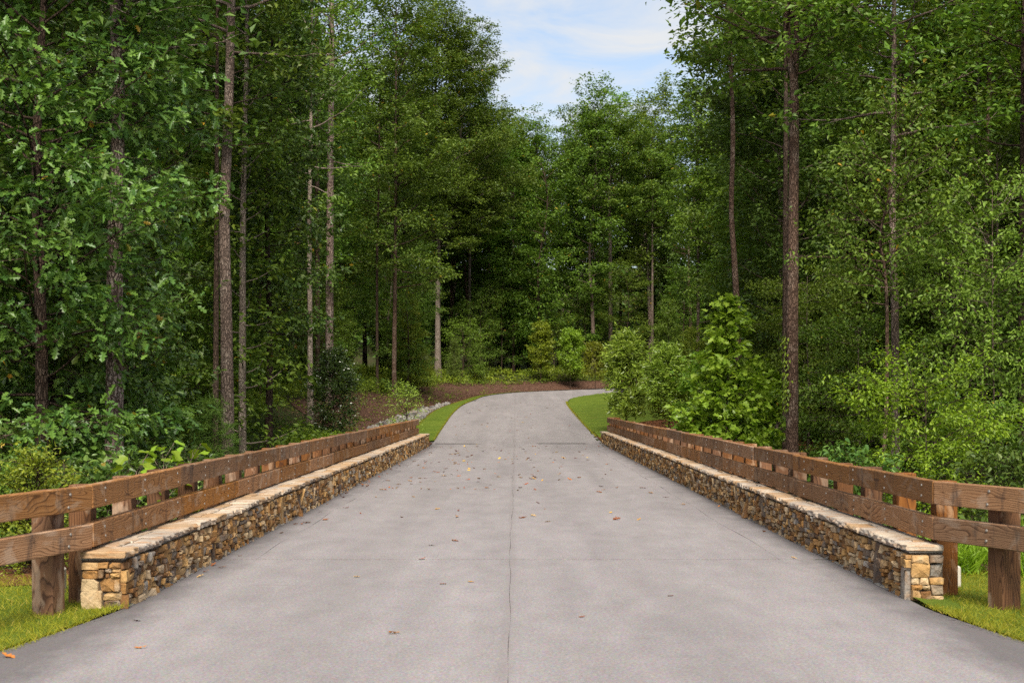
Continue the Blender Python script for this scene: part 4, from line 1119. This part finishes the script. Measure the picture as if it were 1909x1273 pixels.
ST = small_tree
ST('young_tree', 1008, 716, 606, 1.35, 'round yellow green young tree on the mulch bank, leftmost of three at the bend', 'leaf_yellow', T_DIA, 0.17, 9, 0.27, 46, seed=1, group='young trees at the bend')
ST('young_tree', 1063, 726, 618, 1.5, 'round mid green young tree on the mulch bank, middle of three at the bend', 'leaf_sapling', T_DIA, 0.18, 9, 0.27, 46, seed=2, group='young trees at the bend')
ST('young_tree', 1110, 726, 645, 1.2, 'small yellow green young tree, rightmost of three at the bend', 'leaf_yellow', T_DIA, 0.16, 9, 0.27, 40, seed=3, group='young trees at the bend')
ST('feathery_evergreen', 765, 726, 545, 1.9, 'feathery yellow green conical evergreen on the left bank', 'cedar', T_DIA, 0.10, 13, 0.08, 80, 'cone', seed=4, el=(0.05, 0.7), step=0.10, flat=0.2, droop=0.25, sub=3.2)
ST('young_pine', 847, 714, 634, 0.85, 'small bushy pine, left of the pair beside the pale forked trunk', 'needle', T_NEEDLE, 0.22, 34, 0.10, 44, 'cone', seed=5, el=(0.5, 1.1), step=0.12, upw=0.5, droop=-0.2, group='small pines on the left bank', spread=0.02)
ST('young_pine', 886, 714, 642, 0.85, 'small bushy pine, right of the pair beside the pale forked trunk', 'needle', T_NEEDLE, 0.22, 34, 0.14, 44, 'cone', seed=6, el=(0.5, 1.1), step=0.12, upw=0.5, droop=-0.2, group='small pines on the left bank', spread=0.02)
ST('young_pine', 395, 850, 745, 1.2, 'soft dark pine low behind the left rail by the widest trunk', 'needle', T_NEEDLE, 0.22, 34, 0.10, 36, 'cone', seed=7, Z=36, el=(0.3, 1.0), step=0.14, upw=0.5, droop=0.2, spread=0.02)
ST('glossy_shrub', 620, 800, 662, 1.05, 'dark glossy evergreen shrub standing on the left bank behind the rail', 'leaf_laurel', T_ELL, 0.10, 9, 0.02, 70, 'round', seed=8, Z=57, el=(0.0, 1.2), step=0.09, cat='shrub', upw=0.5)
ST('leafy_shrub', 757, 790, 728, 1.0, 'thin pale green shrub growing in the stones behind the left rail end', 'leaf_shrub', T_NARROW, 0.11, 4, 0.02, 26, 'round', seed=9, Z=57.5, el=(0.3, 1.3), step=0.13, cat='shrub', upw=0.5, droop=0.0)
ST('viburnum_bush', 1168, 800, 640, 1.2, 'tall glossy light green bush behind the far right rail end, left of two', 'leaf_shrub', T_NARROW, 0.19, 7, 0.2, 70, 'round', seed=10, Z=60.5, el=(0.1, 1.25), up=0.10, step=0.11, cat='bush', group='bushes in the right mulch bed', upw=0.55, droop=-0.05)
ST('viburnum_bush', 1246, 800, 668, 1.2, 'glossy light green bush behind the far right rail, right of two', 'leaf_shrub', T_NARROW, 0.19, 7, 0.22, 70, 'round', seed=11, Z=57.5, el=(0.1, 1.25), up=0.10, step=0.11, cat='bush', group='bushes in the right mulch bed', upw=0.55, droop=-0.05)
ST('conical_tree', 1246, 745, 556, 1.7, 'light green conical feathery tree behind the right bushes', 'leaf_light', T_NARROW, 0.14, 9, 0.10, 60, 'cone', seed=12, Z=79, el=(-0.05, 0.6), step=0.11, flat=0.15, droop=0.45)
ST('conical_tree', 1290, 745, 610, 1.7, 'wider dark yellow green feathery tree right behind the light conical one', 'cedar', T_NARROW, 0.13, 10, 0.10, 60, 'cone', seed=13, Z=77, el=(-0.05, 0.6), step=0.11, flat=0.15, droop=0.3)
ST('light_sapling', 1358, 830, 556, 1.45, 'light green sapling with broad lobed leaves behind the right rail', 'leaf_sapling', T_MAPLE, 0.21, 6, 0.14, 58, 'cone', 'bark_grey', seed=14, Z=42.5, el=(0.15, 0.9), up=0.08, step=0.13, upw=0.8, droop=0.25, dia=0.06)
ST('light_sapling', 1316, 800, 690, 1.25, 'low light green sapling crowded between the right bushes and the tall sapling', 'leaf_sapling', T_MAPLE, 0.18, 5, 0.12, 26, 'round', 'bark_grey', seed=15, Z=50, el=(0.15, 1.0), step=0.13, droop=0.25)
ST('light_sapling', 1430, 830, 705, 1.1, 'low green sapling filling the space left of the vine-clad trunk', 'leaf_bright', T_MAPLE, 0.18, 5, 0.05, 34, 'round', 'bark_grey', seed=16, Z=49, el=(0.15, 1.0), step=0.13, droop=0.25)
# layered understorey
ST('layered_beech', 1505, 850, 505, 2.6, 'layered tree with flat bright sprays crossing behind the vine-clad trunk', 'leaf_light', T_DIA, 0.11, 8, 0.18, 46, 'oval', 'bark_grey', seed=17, Z=50, el=(-0.05, 0.25), up=0.0, step=0.10, flat=0.05, spread=0.08, upw=2.2, droop=0.1, dia=0.10, sub=2.6)
ST('layered_beech', 1600, 850, 600, 2.3, 'lower layered tree with flat sprays right of the vine-clad trunk', 'leaf_mid', T_DIA, 0.115, 8, 0.12, 44, 'oval', 'bark_grey', seed=18, Z=41.5, el=(-0.05, 0.3), up=0.0, step=0.10, flat=0.06, spread=0.08, upw=2.0, droop=0.15, dia=0.08, sub=2.6)
ST('low_maple', 1725, 890, 706, 1.75, 'low spreading bright green maple behind the right rail', 'leaf_bright', T_OVATE, 0.082, 7, 0.12, 56, 'oval', 'bark_dark', seed=19, Z=27, el=(-0.05, 0.5), up=0.0, step=0.09, flat=0.10, spread=0.06, upw=1.8, droop=0.25, dia=0.06)
ST('low_maple', 1815, 890, 768, 1.4, 'small green maple beside the low spreading one, nearer the right edge', 'leaf_mid', T_OVATE, 0.095, 7, 0.10, 44, 'oval', 'bark_dark', seed=20, Z=29, el=(-0.05, 0.6), up=0.0, step=0.10, flat=0.12, upw=1.6, droop=0.25, dia=0.05)
ST('hickory_sapling', 1850, 870, 330, 2.3, 'light drooping foliage of a slender tree at the right edge', 'leaf_light', T_OVATE, 0.105, 7, 0.42, 34, 'oval', 'bark_grey', seed=21, Z=33, el=(0.0, 0.6), step=0.14, droop=0.5, dia=0.08)
ST('understorey_tree', 1780, 850, 420, 2.4, 'darker leafy tree between the crooked stem and the right edge', 'leaf_mid', T_ELL, 0.12, 7, 0.35, 40, 'oval', 'bark_dark', seed=22, Z=40, el=(0.0, 0.5), step=0.14, droop=0.3, dia=0.09)

# vine on the forked trunk
r = np.random.default_rng(9)
Zv = 38; gzv = ground_z(PX(1478, Zv), Zv)
xs = PX(1478, Zv); nv = 130
yy = r.uniform(628, 765, nv); keep = r.random(nv) < 1.0
hh = PH(yy, Zv) - gzv
ang = r.normal(math.pi * 1.12, 0.35, nv); rad_ = 0.20 + np.abs(r.normal(0, 0.035, nv))
pos = np.stack([np.cos(ang) * rad_, np.sin(ang) * rad_, hh], 1)
root = empty('climbing_vine', (xs, Zv, gzv)); tag(root, 'bright green vine climbing the left side of the forked trunk', 'vine')
V, F = place_leaves(T_OVATE, pos, norm(np.stack([np.cos(ang), np.sin(ang), -1.2 + 0 * ang], 1) + r.normal(0, 0.4, (nv, 3))), norm(np.stack([np.cos(ang), np.sin(ang), 0.8 + 0 * ang], 1)), r.uniform(0.08, 0.13, nv))
tag(obj('leaves', mesh('leaves', V, F, M['leaf_bright']), root), kind='stuff')
zs = np.linspace(0.1, float(PH(625, Zv) - gzv), 30)
g = Geo(); g.add(*tube(np.stack([-0.195 + 0.01 * np.sin(zs * 3), -0.06 + 0.05 * np.sin(zs * 1.7), zs], 1), np.full(30, 0.010), 4)); obj('stem', g.mesh('stem', M['bark_dark']), root)

# bright tulip saplings with big leaves right behind the left rail, each leaf its own piece
LEAF_T = []
for k in range(5):
    V, F = T_TULIP; V = V.copy(); V[:, 2] += r.normal(0, 0.02, len(V)); LEAF_T.append(mesh('leaf', V, F, M['leaf_bright']))
for (px_, Z, topy, n, lab) in ((312, 15.6, 848, 30, 'bright green broad-leaved sapling poking above the left rail, tallest of three'), (262, 14.4, 868, 22, 'bright green broad-leaved sapling above the left rail, nearest of three'),
                               (362, 17.2, 848, 22, 'bright green broad-leaved sapling above the left rail, farthest of three')):
    x0 = PX(px_, Z) - 0.05; gz = ground_z(x0, Z); Ht = PH(topy, Z) - gz
    root = empty('tulip_sapling', (x0, Z, gz)); tag(root, lab, 'sapling', 'saplings behind the left rail')
    g = Geo(); P = np.array([(0, 0, -0.05), (0.03, 0, Ht * 0.5), (0, 0.03, Ht * 0.95)]); g.add(*tube(P, [0.012, 0.008, 0.004], 5)); 
    for q in range(n):
        t = (q + 0.7) / n; p = pinterp(P, 0.25 + 0.75 * t); az = q * 2.4 + r.normal(0, 0.3); L = 0.22 * (1.15 - 0.6 * t)
        tip = p + np.array([math.cos(az) * L, math.sin(az) * L, 0.10 + 0.1 * t])
        g.add(*tube(np.array([p, tip]), [0.004, 0.002], 3))
        obj('leaf', LEAF_T[q % 5], root, tip, (r.normal(0, 0.3), r.normal(0.35, 0.3), az), r.uniform(0.10, 0.17))
    obj('stem', g.mesh('stem', M['bark_grey']), root)
ST('bright_shrub', 70, 905, 872, 0.42, 'yellow green shrub above the left rail near the picture edge', 'leaf_yellow', T_OVATE, 0.045, 7, 0.02, 46, 'round', seed=30, Z=14.2, el=(0.2, 1.3), step=0.06, cat='shrub', dia=0.03, twig=0.05, spread=0.02)
ST('green_shrub', 5, 1110, 925, 0.75, 'low green shrub seen under the left rail at the picture edge', 'leaf_mid', T_OVATE, 0.06, 8, 0.02, 50, 'round', seed=31, Z=15.2, el=(0.0, 1.2), step=0.07, cat='shrub', dia=0.03, twig=0.06, spread=0.03)
ST('green_shrub', 60, 1110, 960, 0.6, 'low green shrub showing between the left rail posts', 'leaf_mid', T_OVATE, 0.06, 8, 0.02, 44, 'round', seed=32, Z=16.2, el=(0.0, 1.2), step=0.07, cat='shrub', dia=0.03, twig=0.06, spread=0.03)
for k, (px_, Z, topy, lab) in enumerate(((225, 17.5, 940, 'leafy green shrub behind the left rail below the nearest sapling'), (335, 24, 892, 'leafy green shrub behind the left rail below the widest trunk'))):
    ST('green_shrub', px_, 900, topy, 0.9, lab, 'oak_leaf', T_OVATE, 0.10, 6, 0.03, 36, 'round', seed=33 + k, Z=Z, el=(0.0, 1.2), step=0.11, cat='shrub', dia=0.04)
for k, (px_, Z, topy, lab) in enumerate(((1590, 24, 888, 'dark shrub behind the right rail left of the crooked stem'), (1880, 22, 872, 'dark shrub behind the right rail at the picture edge'))):
    ST('green_shrub', px_, 900, topy, 0.9, lab, 'leaf_dark', T_OVATE, 0.10, 6, 0.03, 36, 'round', seed=43 + k, Z=Z, el=(0.0, 1.2), step=0.11, cat='shrub', dia=0.04)

# ------------------------------------------------------------------ the wood behind: copies of a few grown trees
def proto_tall(seed, Ht, dia, cb, Rm, nl, leafm, bark, size, per):
    r = np.random.default_rng(seed)
    path = np.array([(0, 0, -0.3), (r.normal(0, 0.1), r.normal(0, 0.1), Ht * 0.2), (r.normal(0, 0.25), r.normal(0, 0.25), Ht * 0.45), (r.normal(0, 0.4), r.normal(0, 0.4), Ht * 0.75), (r.normal(0, 0.5), r.normal(0, 0.5), Ht)])
    g, A, D = skeleton(r, path, dia / 2, 0.03, cb, Rm, nl, 'oval', (-0.05, 0.95), 0.07, 1.7, 0.34, 0.18, 8, 0.35, sprigs=8, wood_sub=False)
    return assemble('forest_tree', (0, 0, 0), g, crown_mesh(r, A, D, T_DIA, M[leafm], int(per * 2.1), size * 1.12, spread=0.23, flat=0.55, droop=0.2), M[bark])
def proto_under(seed, Ht, Rm, nl, leafm, flat, size=0.14, per=8, prof='oval'):
    r = np.random.default_rng(seed)
    path = np.array([(0, 0, -0.2), (r.normal(0, 0.1), r.normal(0, 0.1), Ht * 0.35), (r.normal(0, 0.25), r.normal(0, 0.2), Ht * 0.7), (r.normal(0, 0.3), r.normal(0, 0.3), Ht)])
    g, A, D = skeleton(r, path, 0.06, 0.01, 0.12, Rm, nl, prof, (-0.05, 0.6), 0.03, 2.0, 0.30, 0.13, 6, flat, wood_sub=False, thick=0.6)
    return assemble('understorey_tree', (0, 0, 0), g, crown_mesh(r, A, D, T_DIA, M[leafm], int(per * 1.8), size * 1.05, spread=0.17, flat=0.5, droop=0.2, upw=1.3), M['bark_dark'])
TALL = [proto_tall(201, 21.5, 0.40, 0.36, 4.2, 46, 'leaf_mid', 'bark_grey', 0.21, 9), proto_tall(202, 23, 0.34, 0.42, 3.8, 44, 'leaf_dark', 'bark_brown', 0.20, 9), proto_tall(203, 20, 0.28, 0.22, 3.4, 54, 'leaf_mid', 'bark_dark', 0.21, 9),
        proto_tall(204, 22, 0.46, 0.45, 4.6, 44, 'leaf_light', 'bark_oak', 0.22, 8), proto_tall(205, 20.5, 0.30, 0.30, 3.6, 50, 'leaf_dark', 'bark_grey', 0.20, 9)]
UNDER = [proto_under(211, 8.0, 2.6, 40, 'leaf_mid', 0.25), proto_under(212, 6.0, 2.3, 38, 'leaf_dark', 0.10, 0.13), proto_under(213, 10.0, 2.6, 46, 'leaf_mid', 0.30, 0.15), proto_under(214, 4.5, 2.0, 34, 'leaf_light', 0.12, 0.12)]
used = {}
def put(proto, x, y, sc, label, group):
    key = proto.name
    o = proto if key not in used else copy_tree(proto)
    used[key] = True
    o.location = (x, y, ground_z(x, y) - 0.05); o.rotation_euler = (0, 0, rf.uniform(0, 6.28)); o.scale = (sc, sc, sc * rf.uniform(0.92, 1.1))
    tag(o, label, 'tree', group)
rf = np.random.default_rng(99)
def fill(n_try, dmin, protos, kind, lo, hi, Rc, hmax, limit):
    pts = []
    for _ in range(n_try):
        y = rf.uniform(lo, hi) if rf.random() < 0.6 else math.sqrt(rf.uniform(lo * lo, hi * hi)); x = rf.uniform(-0.36 * y - 5, 0.36 * y + 5)
        s_, d_ = lateral([x], [y]); d_ = d_[0]
        if kind == 'tall':
            if d_ < 0 and (-d_ < 12.5 or (-d_ > 44)): continue
            if d_ > 0 and (d_ < 10.5 or d_ > 40): continue
            l, r2 = 962 + (x - Rc) / y * 2650, 962 + (x + Rc) / y * 2650
            if y < 132 and r2 > 985 and l < 1262: continue
        else:
            if d_ < 0 and (-d_ < 11.0 or -d_ > 36): continue
            if d_ > 0 and (d_ < 8.5 or d_ > 34): continue
            if d_ > 0 and 50 < y < 118 and x < 0.14 * y + 3.0: continue
        if y < 34 and abs(x) < 10.5: continue
        px_ = 962 + x / y * 2650; Rp = Rc / y * 2650
        if any(y < z_ + 1.5 and abs(px_ - q) < (Rp * 0.8 if (kind != 'tall' or z_ < 60) else 25) + 6 for q, z_ in NAMED): continue
        if any((x - p[0]) ** 2 + (y - p[1]) ** 2 < dmin * dmin * (1 + max(0, (y - 90)) / 90) for p in pts): continue
        pts.append((x, y))
        if len(pts) >= limit: break
    for x, y in pts:
        px_ = 962 + x / y * 2650
        near = 'far' if y > 95 else ('middle distance' if y > 60 else 'near')
        where = next(t for lim, t in ((200, 'behind the big oak'), (470, 'behind the widest left trunk'), (700, 'behind the dark glossy shrub'), (960, 'behind the pale forked trunk'), (1290, 'beyond the road bend'),
                                      (1500, 'behind the vine-clad trunk'), (1700, 'behind the crooked stem'), (9999, 'towards the right picture edge')) if px_ < lim)
        q = rf.integers(len(protos))
        look = (('tall grey-trunked tree, mid green', 'tall brown-trunked tree, dark crown', 'slim dark-trunked tree, leafy low down', 'tall flaky-barked tree, light green', 'slim grey-trunked tree, dark crown') if kind == 'tall'
                else ('small mid green understorey tree', 'low dark layered understorey tree', 'taller mid green understorey tree', 'low light green layered understorey tree'))[q]
        put(protos[q], x, y, rf.uniform(0.88, 1.12) * (1.08 if y > 126 and kind == 'tall' else 1.0), '%s in the %s wood %s' % (look, near, where), '%s, %s, %s' % (look, near, where))
    return len(pts)
n1 = fill(4000, 4.0, TALL, 'tall', 30, 172, 3.6, 26, 200)
n2 = fill(4000, 3.3, UNDER, 'under', 30, 165, 2.4, 8, 220)
for k, (px_, Z, sc, lab) in enumerate(((895, 128, 0.9, 'low leafy tree filling the dark wood left above the mulch bank'), (935, 134, 1.1, 'leafy understorey tree behind the leaf-wrapped slim trunk'), (985, 138, 1.0, 'leafy understorey tree behind the leftmost young tree'),
                                       (1035, 136, 1.15, 'leafy understorey tree above the middle young tree'), (1090, 140, 1.0, 'leafy understorey tree above the rightmost young tree'), (1170, 134, 1.1, 'leafy understorey tree over the left bush'), (760, 104, 1.0, 'leafy understorey tree behind the feathery evergreen'), (860, 124, 1.1, 'leafy understorey tree right behind the pale forked trunk'))):
    put(UNDER[k % 4 if k % 4 != 1 else 2], PX(px_, Z), Z, sc, lab, 'understorey trees at the bend')
print('filler', n1, n2)

# far-off wood closing the view behind the trees
def woodland():
    r = np.random.default_rng(12)
    n = 110000
    t = r.random(n)
    which = r.random(n)
    # a belt left, behind and right
    L = np.where(which < 0.3, 0, np.where(which < 0.7, 1, 2))
    x = np.where(L == 0, -0.36 * (60 + 120 * t) - 3 - 9 * r.random(n), np.where(L == 1, -80 + 160 * t, 44 + 6 * t + 9 * r.random(n)))
    y = np.where(L == 0, 60 + 120 * t, np.where(L == 1, 184 + 14 * r.random(n), 60 + 120 * t))
    top = 22 + 4 * vnoise(x, y, 0.12) + 3 * vnoise(x, y, 0.5, 2)
    h = r.random(n) * np.where(L == 1, np.minimum(top, 25), top)
    z = H(x, y) + h
    pos = np.stack([x, y, z], 1) + r.normal(0, 0.4, (n, 3))
    V, F = place_leaves(T_DIA, pos, r.normal(0, 1, (n, 3)) * (1, 1, 0.5), norm(UP + r.normal(0, 0.7, (n, 3))), r.uniform(0.6, 1.3, n))
    return mesh('woodland', V, F, M['leaf_dark'])
tag(obj('distant_woodland', woodland()), 'dense green woodland closing the view behind the trees', 'woodland', kind='stuff')

# ------------------------------------------------------------------ ground cover
def scatter(name, n, xy, hfun, tmpl, mat, per, size, label, cat, up=0.6, droop=0.1, seed=1):
    r = np.random.default_rng(seed)
    x, y = xy(r, n); z = H(x, y); ht = hfun(r, x, y)
    k = np.repeat(np.arange(len(x)), per)
    f = r.random(len(k))
    pos = np.stack([x[k] + r.normal(0, 0.16, len(k)) * (0.5 + f), y[k] + r.normal(0, 0.16, len(k)) * (0.5 + f), z[k] + 0.03 + ht[k] * f ** 0.8], 1)
    d = norm(r.normal(0, 1, (len(k), 3)) * (1, 1, 0.4) + UP * (0.25 - droop)); nn = norm(UP * up + r.normal(0, 0.5, (len(k), 3)))
    V, F = place_leaves(tmpl, pos, d, nn, size * r.uniform(0.6, 1.3, len(k)))
    return tag(obj(name, mesh(name, V, F, M[mat])), label, cat, kind='stuff')
def left_xy(r, n, a0=10.6, a1=24, y0=42, y1=126):
    s = r.uniform(Sy(y0), Sy(90) + 40, n); a = a0 + (a1 - a0) * r.random(n) ** 1.5 + 1.0 * vnoise(s, s * 0, 0.5)
    a = a - 2.0 * smoothstep(Sy(75), Sy(95), s)
    P = road_xyz(s, -a); return P[:, 0], P[:, 1]
scatter('undergrowth', 6000, left_xy, lambda r, x, y: 0.25 + 0.75 * np.clip(0.5 + 0.8 * vnoise(x, y, 0.35, 4), 0, 1.2), T_DIA, 'undergrowth', 10, 0.14, 'yellow green undergrowth along the foot of the left wood', 'undergrowth', seed=2)
def left_low(r, n):
    x = r.uniform(-14, -4.3, n); y = r.uniform(16, 58, n); k = (x > -0.36 * y - 3) & (x < -4.25) & ((y < 50) | (x < -6.2)); return x[k], y[k]
scatter('ground_cover', 3600, left_low, lambda r, x, y: 0.12 + 0.45 * np.clip(0.4 + 0.8 * vnoise(x, y, 0.6, 5), 0, 1.2), T_DIA, 'leaf_mid', 9, 0.10, 'low green ground cover below the left rail', 'ground cover', seed=3)
def bright_patch(r, n):
    s = r.uniform(0, 1, n); x = PX(r.uniform(545, 690, n), 51.5) ; y = 51.5 + r.normal(0, 0.9, n); return x, y
scatter('bright_ground_cover', 420, bright_patch, lambda r, x, y: 0.35 + 0.25 * r.random(len(x)), T_OVATE, 'leaf_bright', 10, 0.10, 'bright green leafy ground cover just behind the far left rail', 'ground cover', seed=4)
def right_low(r, n):
    x = r.uniform(4.3, 17, n); y = r.uniform(16, 56, n); k = (x < 0.36 * y + 2); return x[k], y[k]
scatter('ground_cover', 3200, right_low, lambda r, x, y: 0.10 + 0.5 * np.clip(0.4 + 0.8 * vnoise(x, y, 0.5, 6), 0, 1.2), T_DIA, 'leaf_dark', 8, 0.10, 'dark green ground cover below the right rail', 'ground cover', seed=5)
def right_far(r, n):
    x = r.uniform(11, 45, n); y = r.uniform(56, 122, n); k = (x > 0.135 * y + 2.5) & (x < 0.36 * y + 2); return x[k], y[k]
scatter('ground_cover', 3000, right_far, lambda r, x, y: 0.15 + 0.8 * np.clip(0.3 + 0.8 * vnoise(x, y, 0.4, 7), 0, 1.2), T_DIA, 'leaf_dark', 8, 0.15, 'dark green ground cover under the right wood beyond the bushes', 'ground cover', seed=6)
def bend_xy(r, n):
    s = r.uniform(Sy(90) + 10, Sy(90) + 75, n); a = 9.4 + 12 * r.random(n) ** 1.4 + 0.8 * vnoise(s, s * 0, 0.6); P = road_xyz(s, -a); return P[:, 0], P[:, 1]
scatter('tall_grass', 3200, bend_xy, lambda r, x, y: 0.2 + 0.6 * np.clip(0.5 + 0.8 * vnoise(x, y, 0.4, 8), 0, 1.2), T_DIA, 'leaf_yellow', 9, 0.22, 'yellow green rough grass behind the young trees at the bend', 'grass', droop=-0.6, seed=7)

def bank_xy(r, n):
    s = r.uniform(Sy(54), Sy(90) + 30, n); P = road_xyz(s, lw(s) - 1.5 - 6.0 * r.random(n)); return P[:, 0], P[:, 1]
scatter('bank_plants', 300, bank_xy, lambda r, x, y: 0.12 + 0.35 * r.random(len(x)), T_OVATE, 'undergrowth', 14, 0.11, 'small green plants dotted over the left mulch bank', 'plants', seed=14)
# turf blades on the near verges
def blades(name, n, xy, ln, label, mat='grass', tilt=0.5, seed=1, cat='grass', kind='stuff', tmpl=T_BLADE, zoff=0.035):
    r = np.random.default_rng(seed); x, y = xy(r, n); z = H(x, y) + zoff; m = len(x)
    d = norm(r.normal(0, tilt, (m, 3)) * (1, 1, 0) + UP)
    V, F = place_leaves(tmpl, np.stack([x, y, z], 1), d, norm(r.normal(0, 1, (m, 3)) * (1, 1, 0.1)), ln * r.uniform(0.5, 1.3, m))
    return tag(obj(name, mesh(name, V, F, M[mat])), label, cat, kind=kind)
def vl(r, n):
    y = r.uniform(9.0, 13.8, n); x0 = -(HALF - 0.06 + flare(np.array([Sy(v) for v in y]))) + 0.075; return x0 - 2.4 * r.random(n) ** 1.3 + r.normal(0, 0.02, n), y
def vr(r, n):
    y = r.uniform(9.4, 14.2, n); x0 = (HALF - 0.06 + flare(np.array([Sy(v) for v in y]))) + 0.075; return x0 + 2.4 * r.random(n) ** 1.3 + r.normal(0, 0.02, n), y
for nm, f, lab, q in (('turf', vl, 'short green turf in front of the left rail end', 1), ('turf', vr, 'short green turf in front of the right rail end', 2)):
    def keep_off(r, n, f=f):
        x, y = f(r, n); k = ~((x > -3.56) & (x < 3.66) & (y > 11.5)); return x[k], y[k]
    blades(nm, 20000, keep_off, 0.055, lab, seed=q, tilt=0.9)
def tufts(r, n):
    c = np.array([(4.5 + 0.55 * i + r.normal(0, 0.1), 14.4 + 0.35 * ((i * 7) % 5) + r.normal(0, 0.1)) for i in range(8)] + [(4.35, 14.0), (4.9, 13.9), (5.3, 14.1)])
    k = r.integers(len(c), size=n); return c[k, 0] + r.normal(0, 0.09, n), c[k, 1] + r.normal(0, 0.09, n)
blades('ornamental_grass', 5200, tufts, 0.42, 'arching tufts of long bright grass behind the right rail end', 'leaf_bright', 0.55, 11, 'grass', tmpl=(T_BLADE[0] * (1, 0.5, 3.5), T_BLADE[1]))
def lawn_edge(r, n):
    s = r.uniform(Sy(55.5), Sy(90) + 20, n); d = np.where(r.random(n) < 0.5, -HALF - 0.03 * r.normal(0, 1, n), lw(s) + 0.05 * r.normal(0, 1, n)); P = road_xyz(s, d); return P[:, 0], P[:, 1]
blades('turf_edge', 9000, lawn_edge, 0.07, 'ragged grass edge of the lawn strip left of the rising road', 'grass', 0.8, 12, zoff=0.04)
def lawn_edge_r(r, n):
    s = r.uniform(Sy(58), Sy(98), n); d = np.where(r.random(n) < 0.6, HALF + 0.03 * r.normal(0, 1, n), HALF + 9.5 * r.random(n)); k = d < rr_(s); P = road_xyz(s[k], d[k]); return P[:, 0], P[:, 1]
blades('turf_edge', 9000, lawn_edge_r, 0.07, 'ragged grass edge of the lawn right of the rising road', 'grass', 0.8, 13, zoff=0.04)

# mulch chips and the stone-filled swale
T_CHIP = half_template([(0.4, 0.14)], 0.3, 0.1)
def chips(name, n, xy, mat, label, seed, sz=0.10):
    r = np.random.default_rng(seed); x, y = xy(r, n); m = len(x)
    pos = np.stack([x, y, H(x, y) + 0.05 + np.abs(r.normal(0, 0.015, m))], 1)
    V, F = place_leaves(T_CHIP, pos, norm(r.normal(0, 1, (m, 3)) * (1, 1, 0.25)), norm(UP + r.normal(0, 0.5, (m, 3))), sz * r.uniform(0.5, 1.5, m))
    tag(obj(name, mesh(name, V, F, M[mat])), label, 'mulch', kind='stuff')
def ml_xy(r, n):
    s = r.uniform(Sy(52), Sy(90) + 40, n); P = road_xyz(s, lw(s) - 6.0 * r.random(n)); return P[:, 0], P[:, 1]
chips('bark_mulch', 18000, ml_xy, 'chip', 'dark brown bark mulch on the left bank', 1)
def mr_xy(r, n):
    s = r.uniform(Sy(53.2), Sy(80), n); d = np.maximum(np.where(s < Sy(57.5), HALF, rr_(s)), HALF) + 0.05 + 8 * r.random(n) ** 1.3; P = road_xyz(s, d); return P[:, 0], P[:, 1]
chips('bark_mulch', 12000, mr_xy, 'chip_red', 'red brown bark mulch around the right bushes', 2)
def ms_xy(r, n): return r.uniform(3.95, 8.5, n), r.uniform(15, 23, n)
chips('bark_mulch', 3000, ms_xy, 'chip', 'dark bark mulch seen between the near right rail boards', 3, 0.07)

ico = np.array([(0, 0, 1)] + [(0.894 * math.cos(a), 0.894 * math.sin(a), 0.447) for a in np.arange(5) * 1.2566] + [(0.894 * math.cos(a + 0.628), 0.894 * math.sin(a + 0.628), -0.447) for a in np.arange(5) * 1.2566] + [(0, 0, -1)])
icf = [(0, 1 + i, 1 + (i + 1) % 5) for i in range(5)] + [(1 + i, 6 + i, 1 + (i + 1) % 5) for i in range(5)] + [(6 + i, 6 + (i + 1) % 5, 1 + (i + 1) % 5) for i in range(5)] + [(11, 6 + (i + 1) % 5, 6 + i) for i in range(5)]
r = np.random.default_rng(21); g = Geo()
for k in range(1500):
    s_ = r.uniform(Sy(54.5), Sy(91)); wd = 1.9 - 1.2 * smoothstep(Sy(60), Sy(90), s_)
    P = road_xyz(np.array([s_]), np.array([lw(np.array([s_]))[0] - 0.12 - wd * r.random()]))[0]
    sz = r.uniform(0.05, 0.15) * (1.0 if r.random() < 0.8 else 1.4)
    V = ico * sz * r.uniform(0.6, 1.25, 3) * r.uniform(0.75, 1.2, (12, 1))
    a = r.uniform(0, 6.28); V = V @ np.array([[math.cos(a), -math.sin(a), 0], [math.sin(a), math.cos(a), 0], [0, 0, 1]])
    g.add(V + (P[0], P[1], ground_z(P[0], P[1]) + 0.05 + sz * 0.3), np.array(icf))
tag(obj('riprap', g.mesh('riprap', M['rock'])), 'pale grey loose stones filling the swale beside the left lawn', 'stones', kind='stuff')

print('tris', sum(len(m.loops) - 2 * len(m.polygons) for m in bpy.data.meshes))
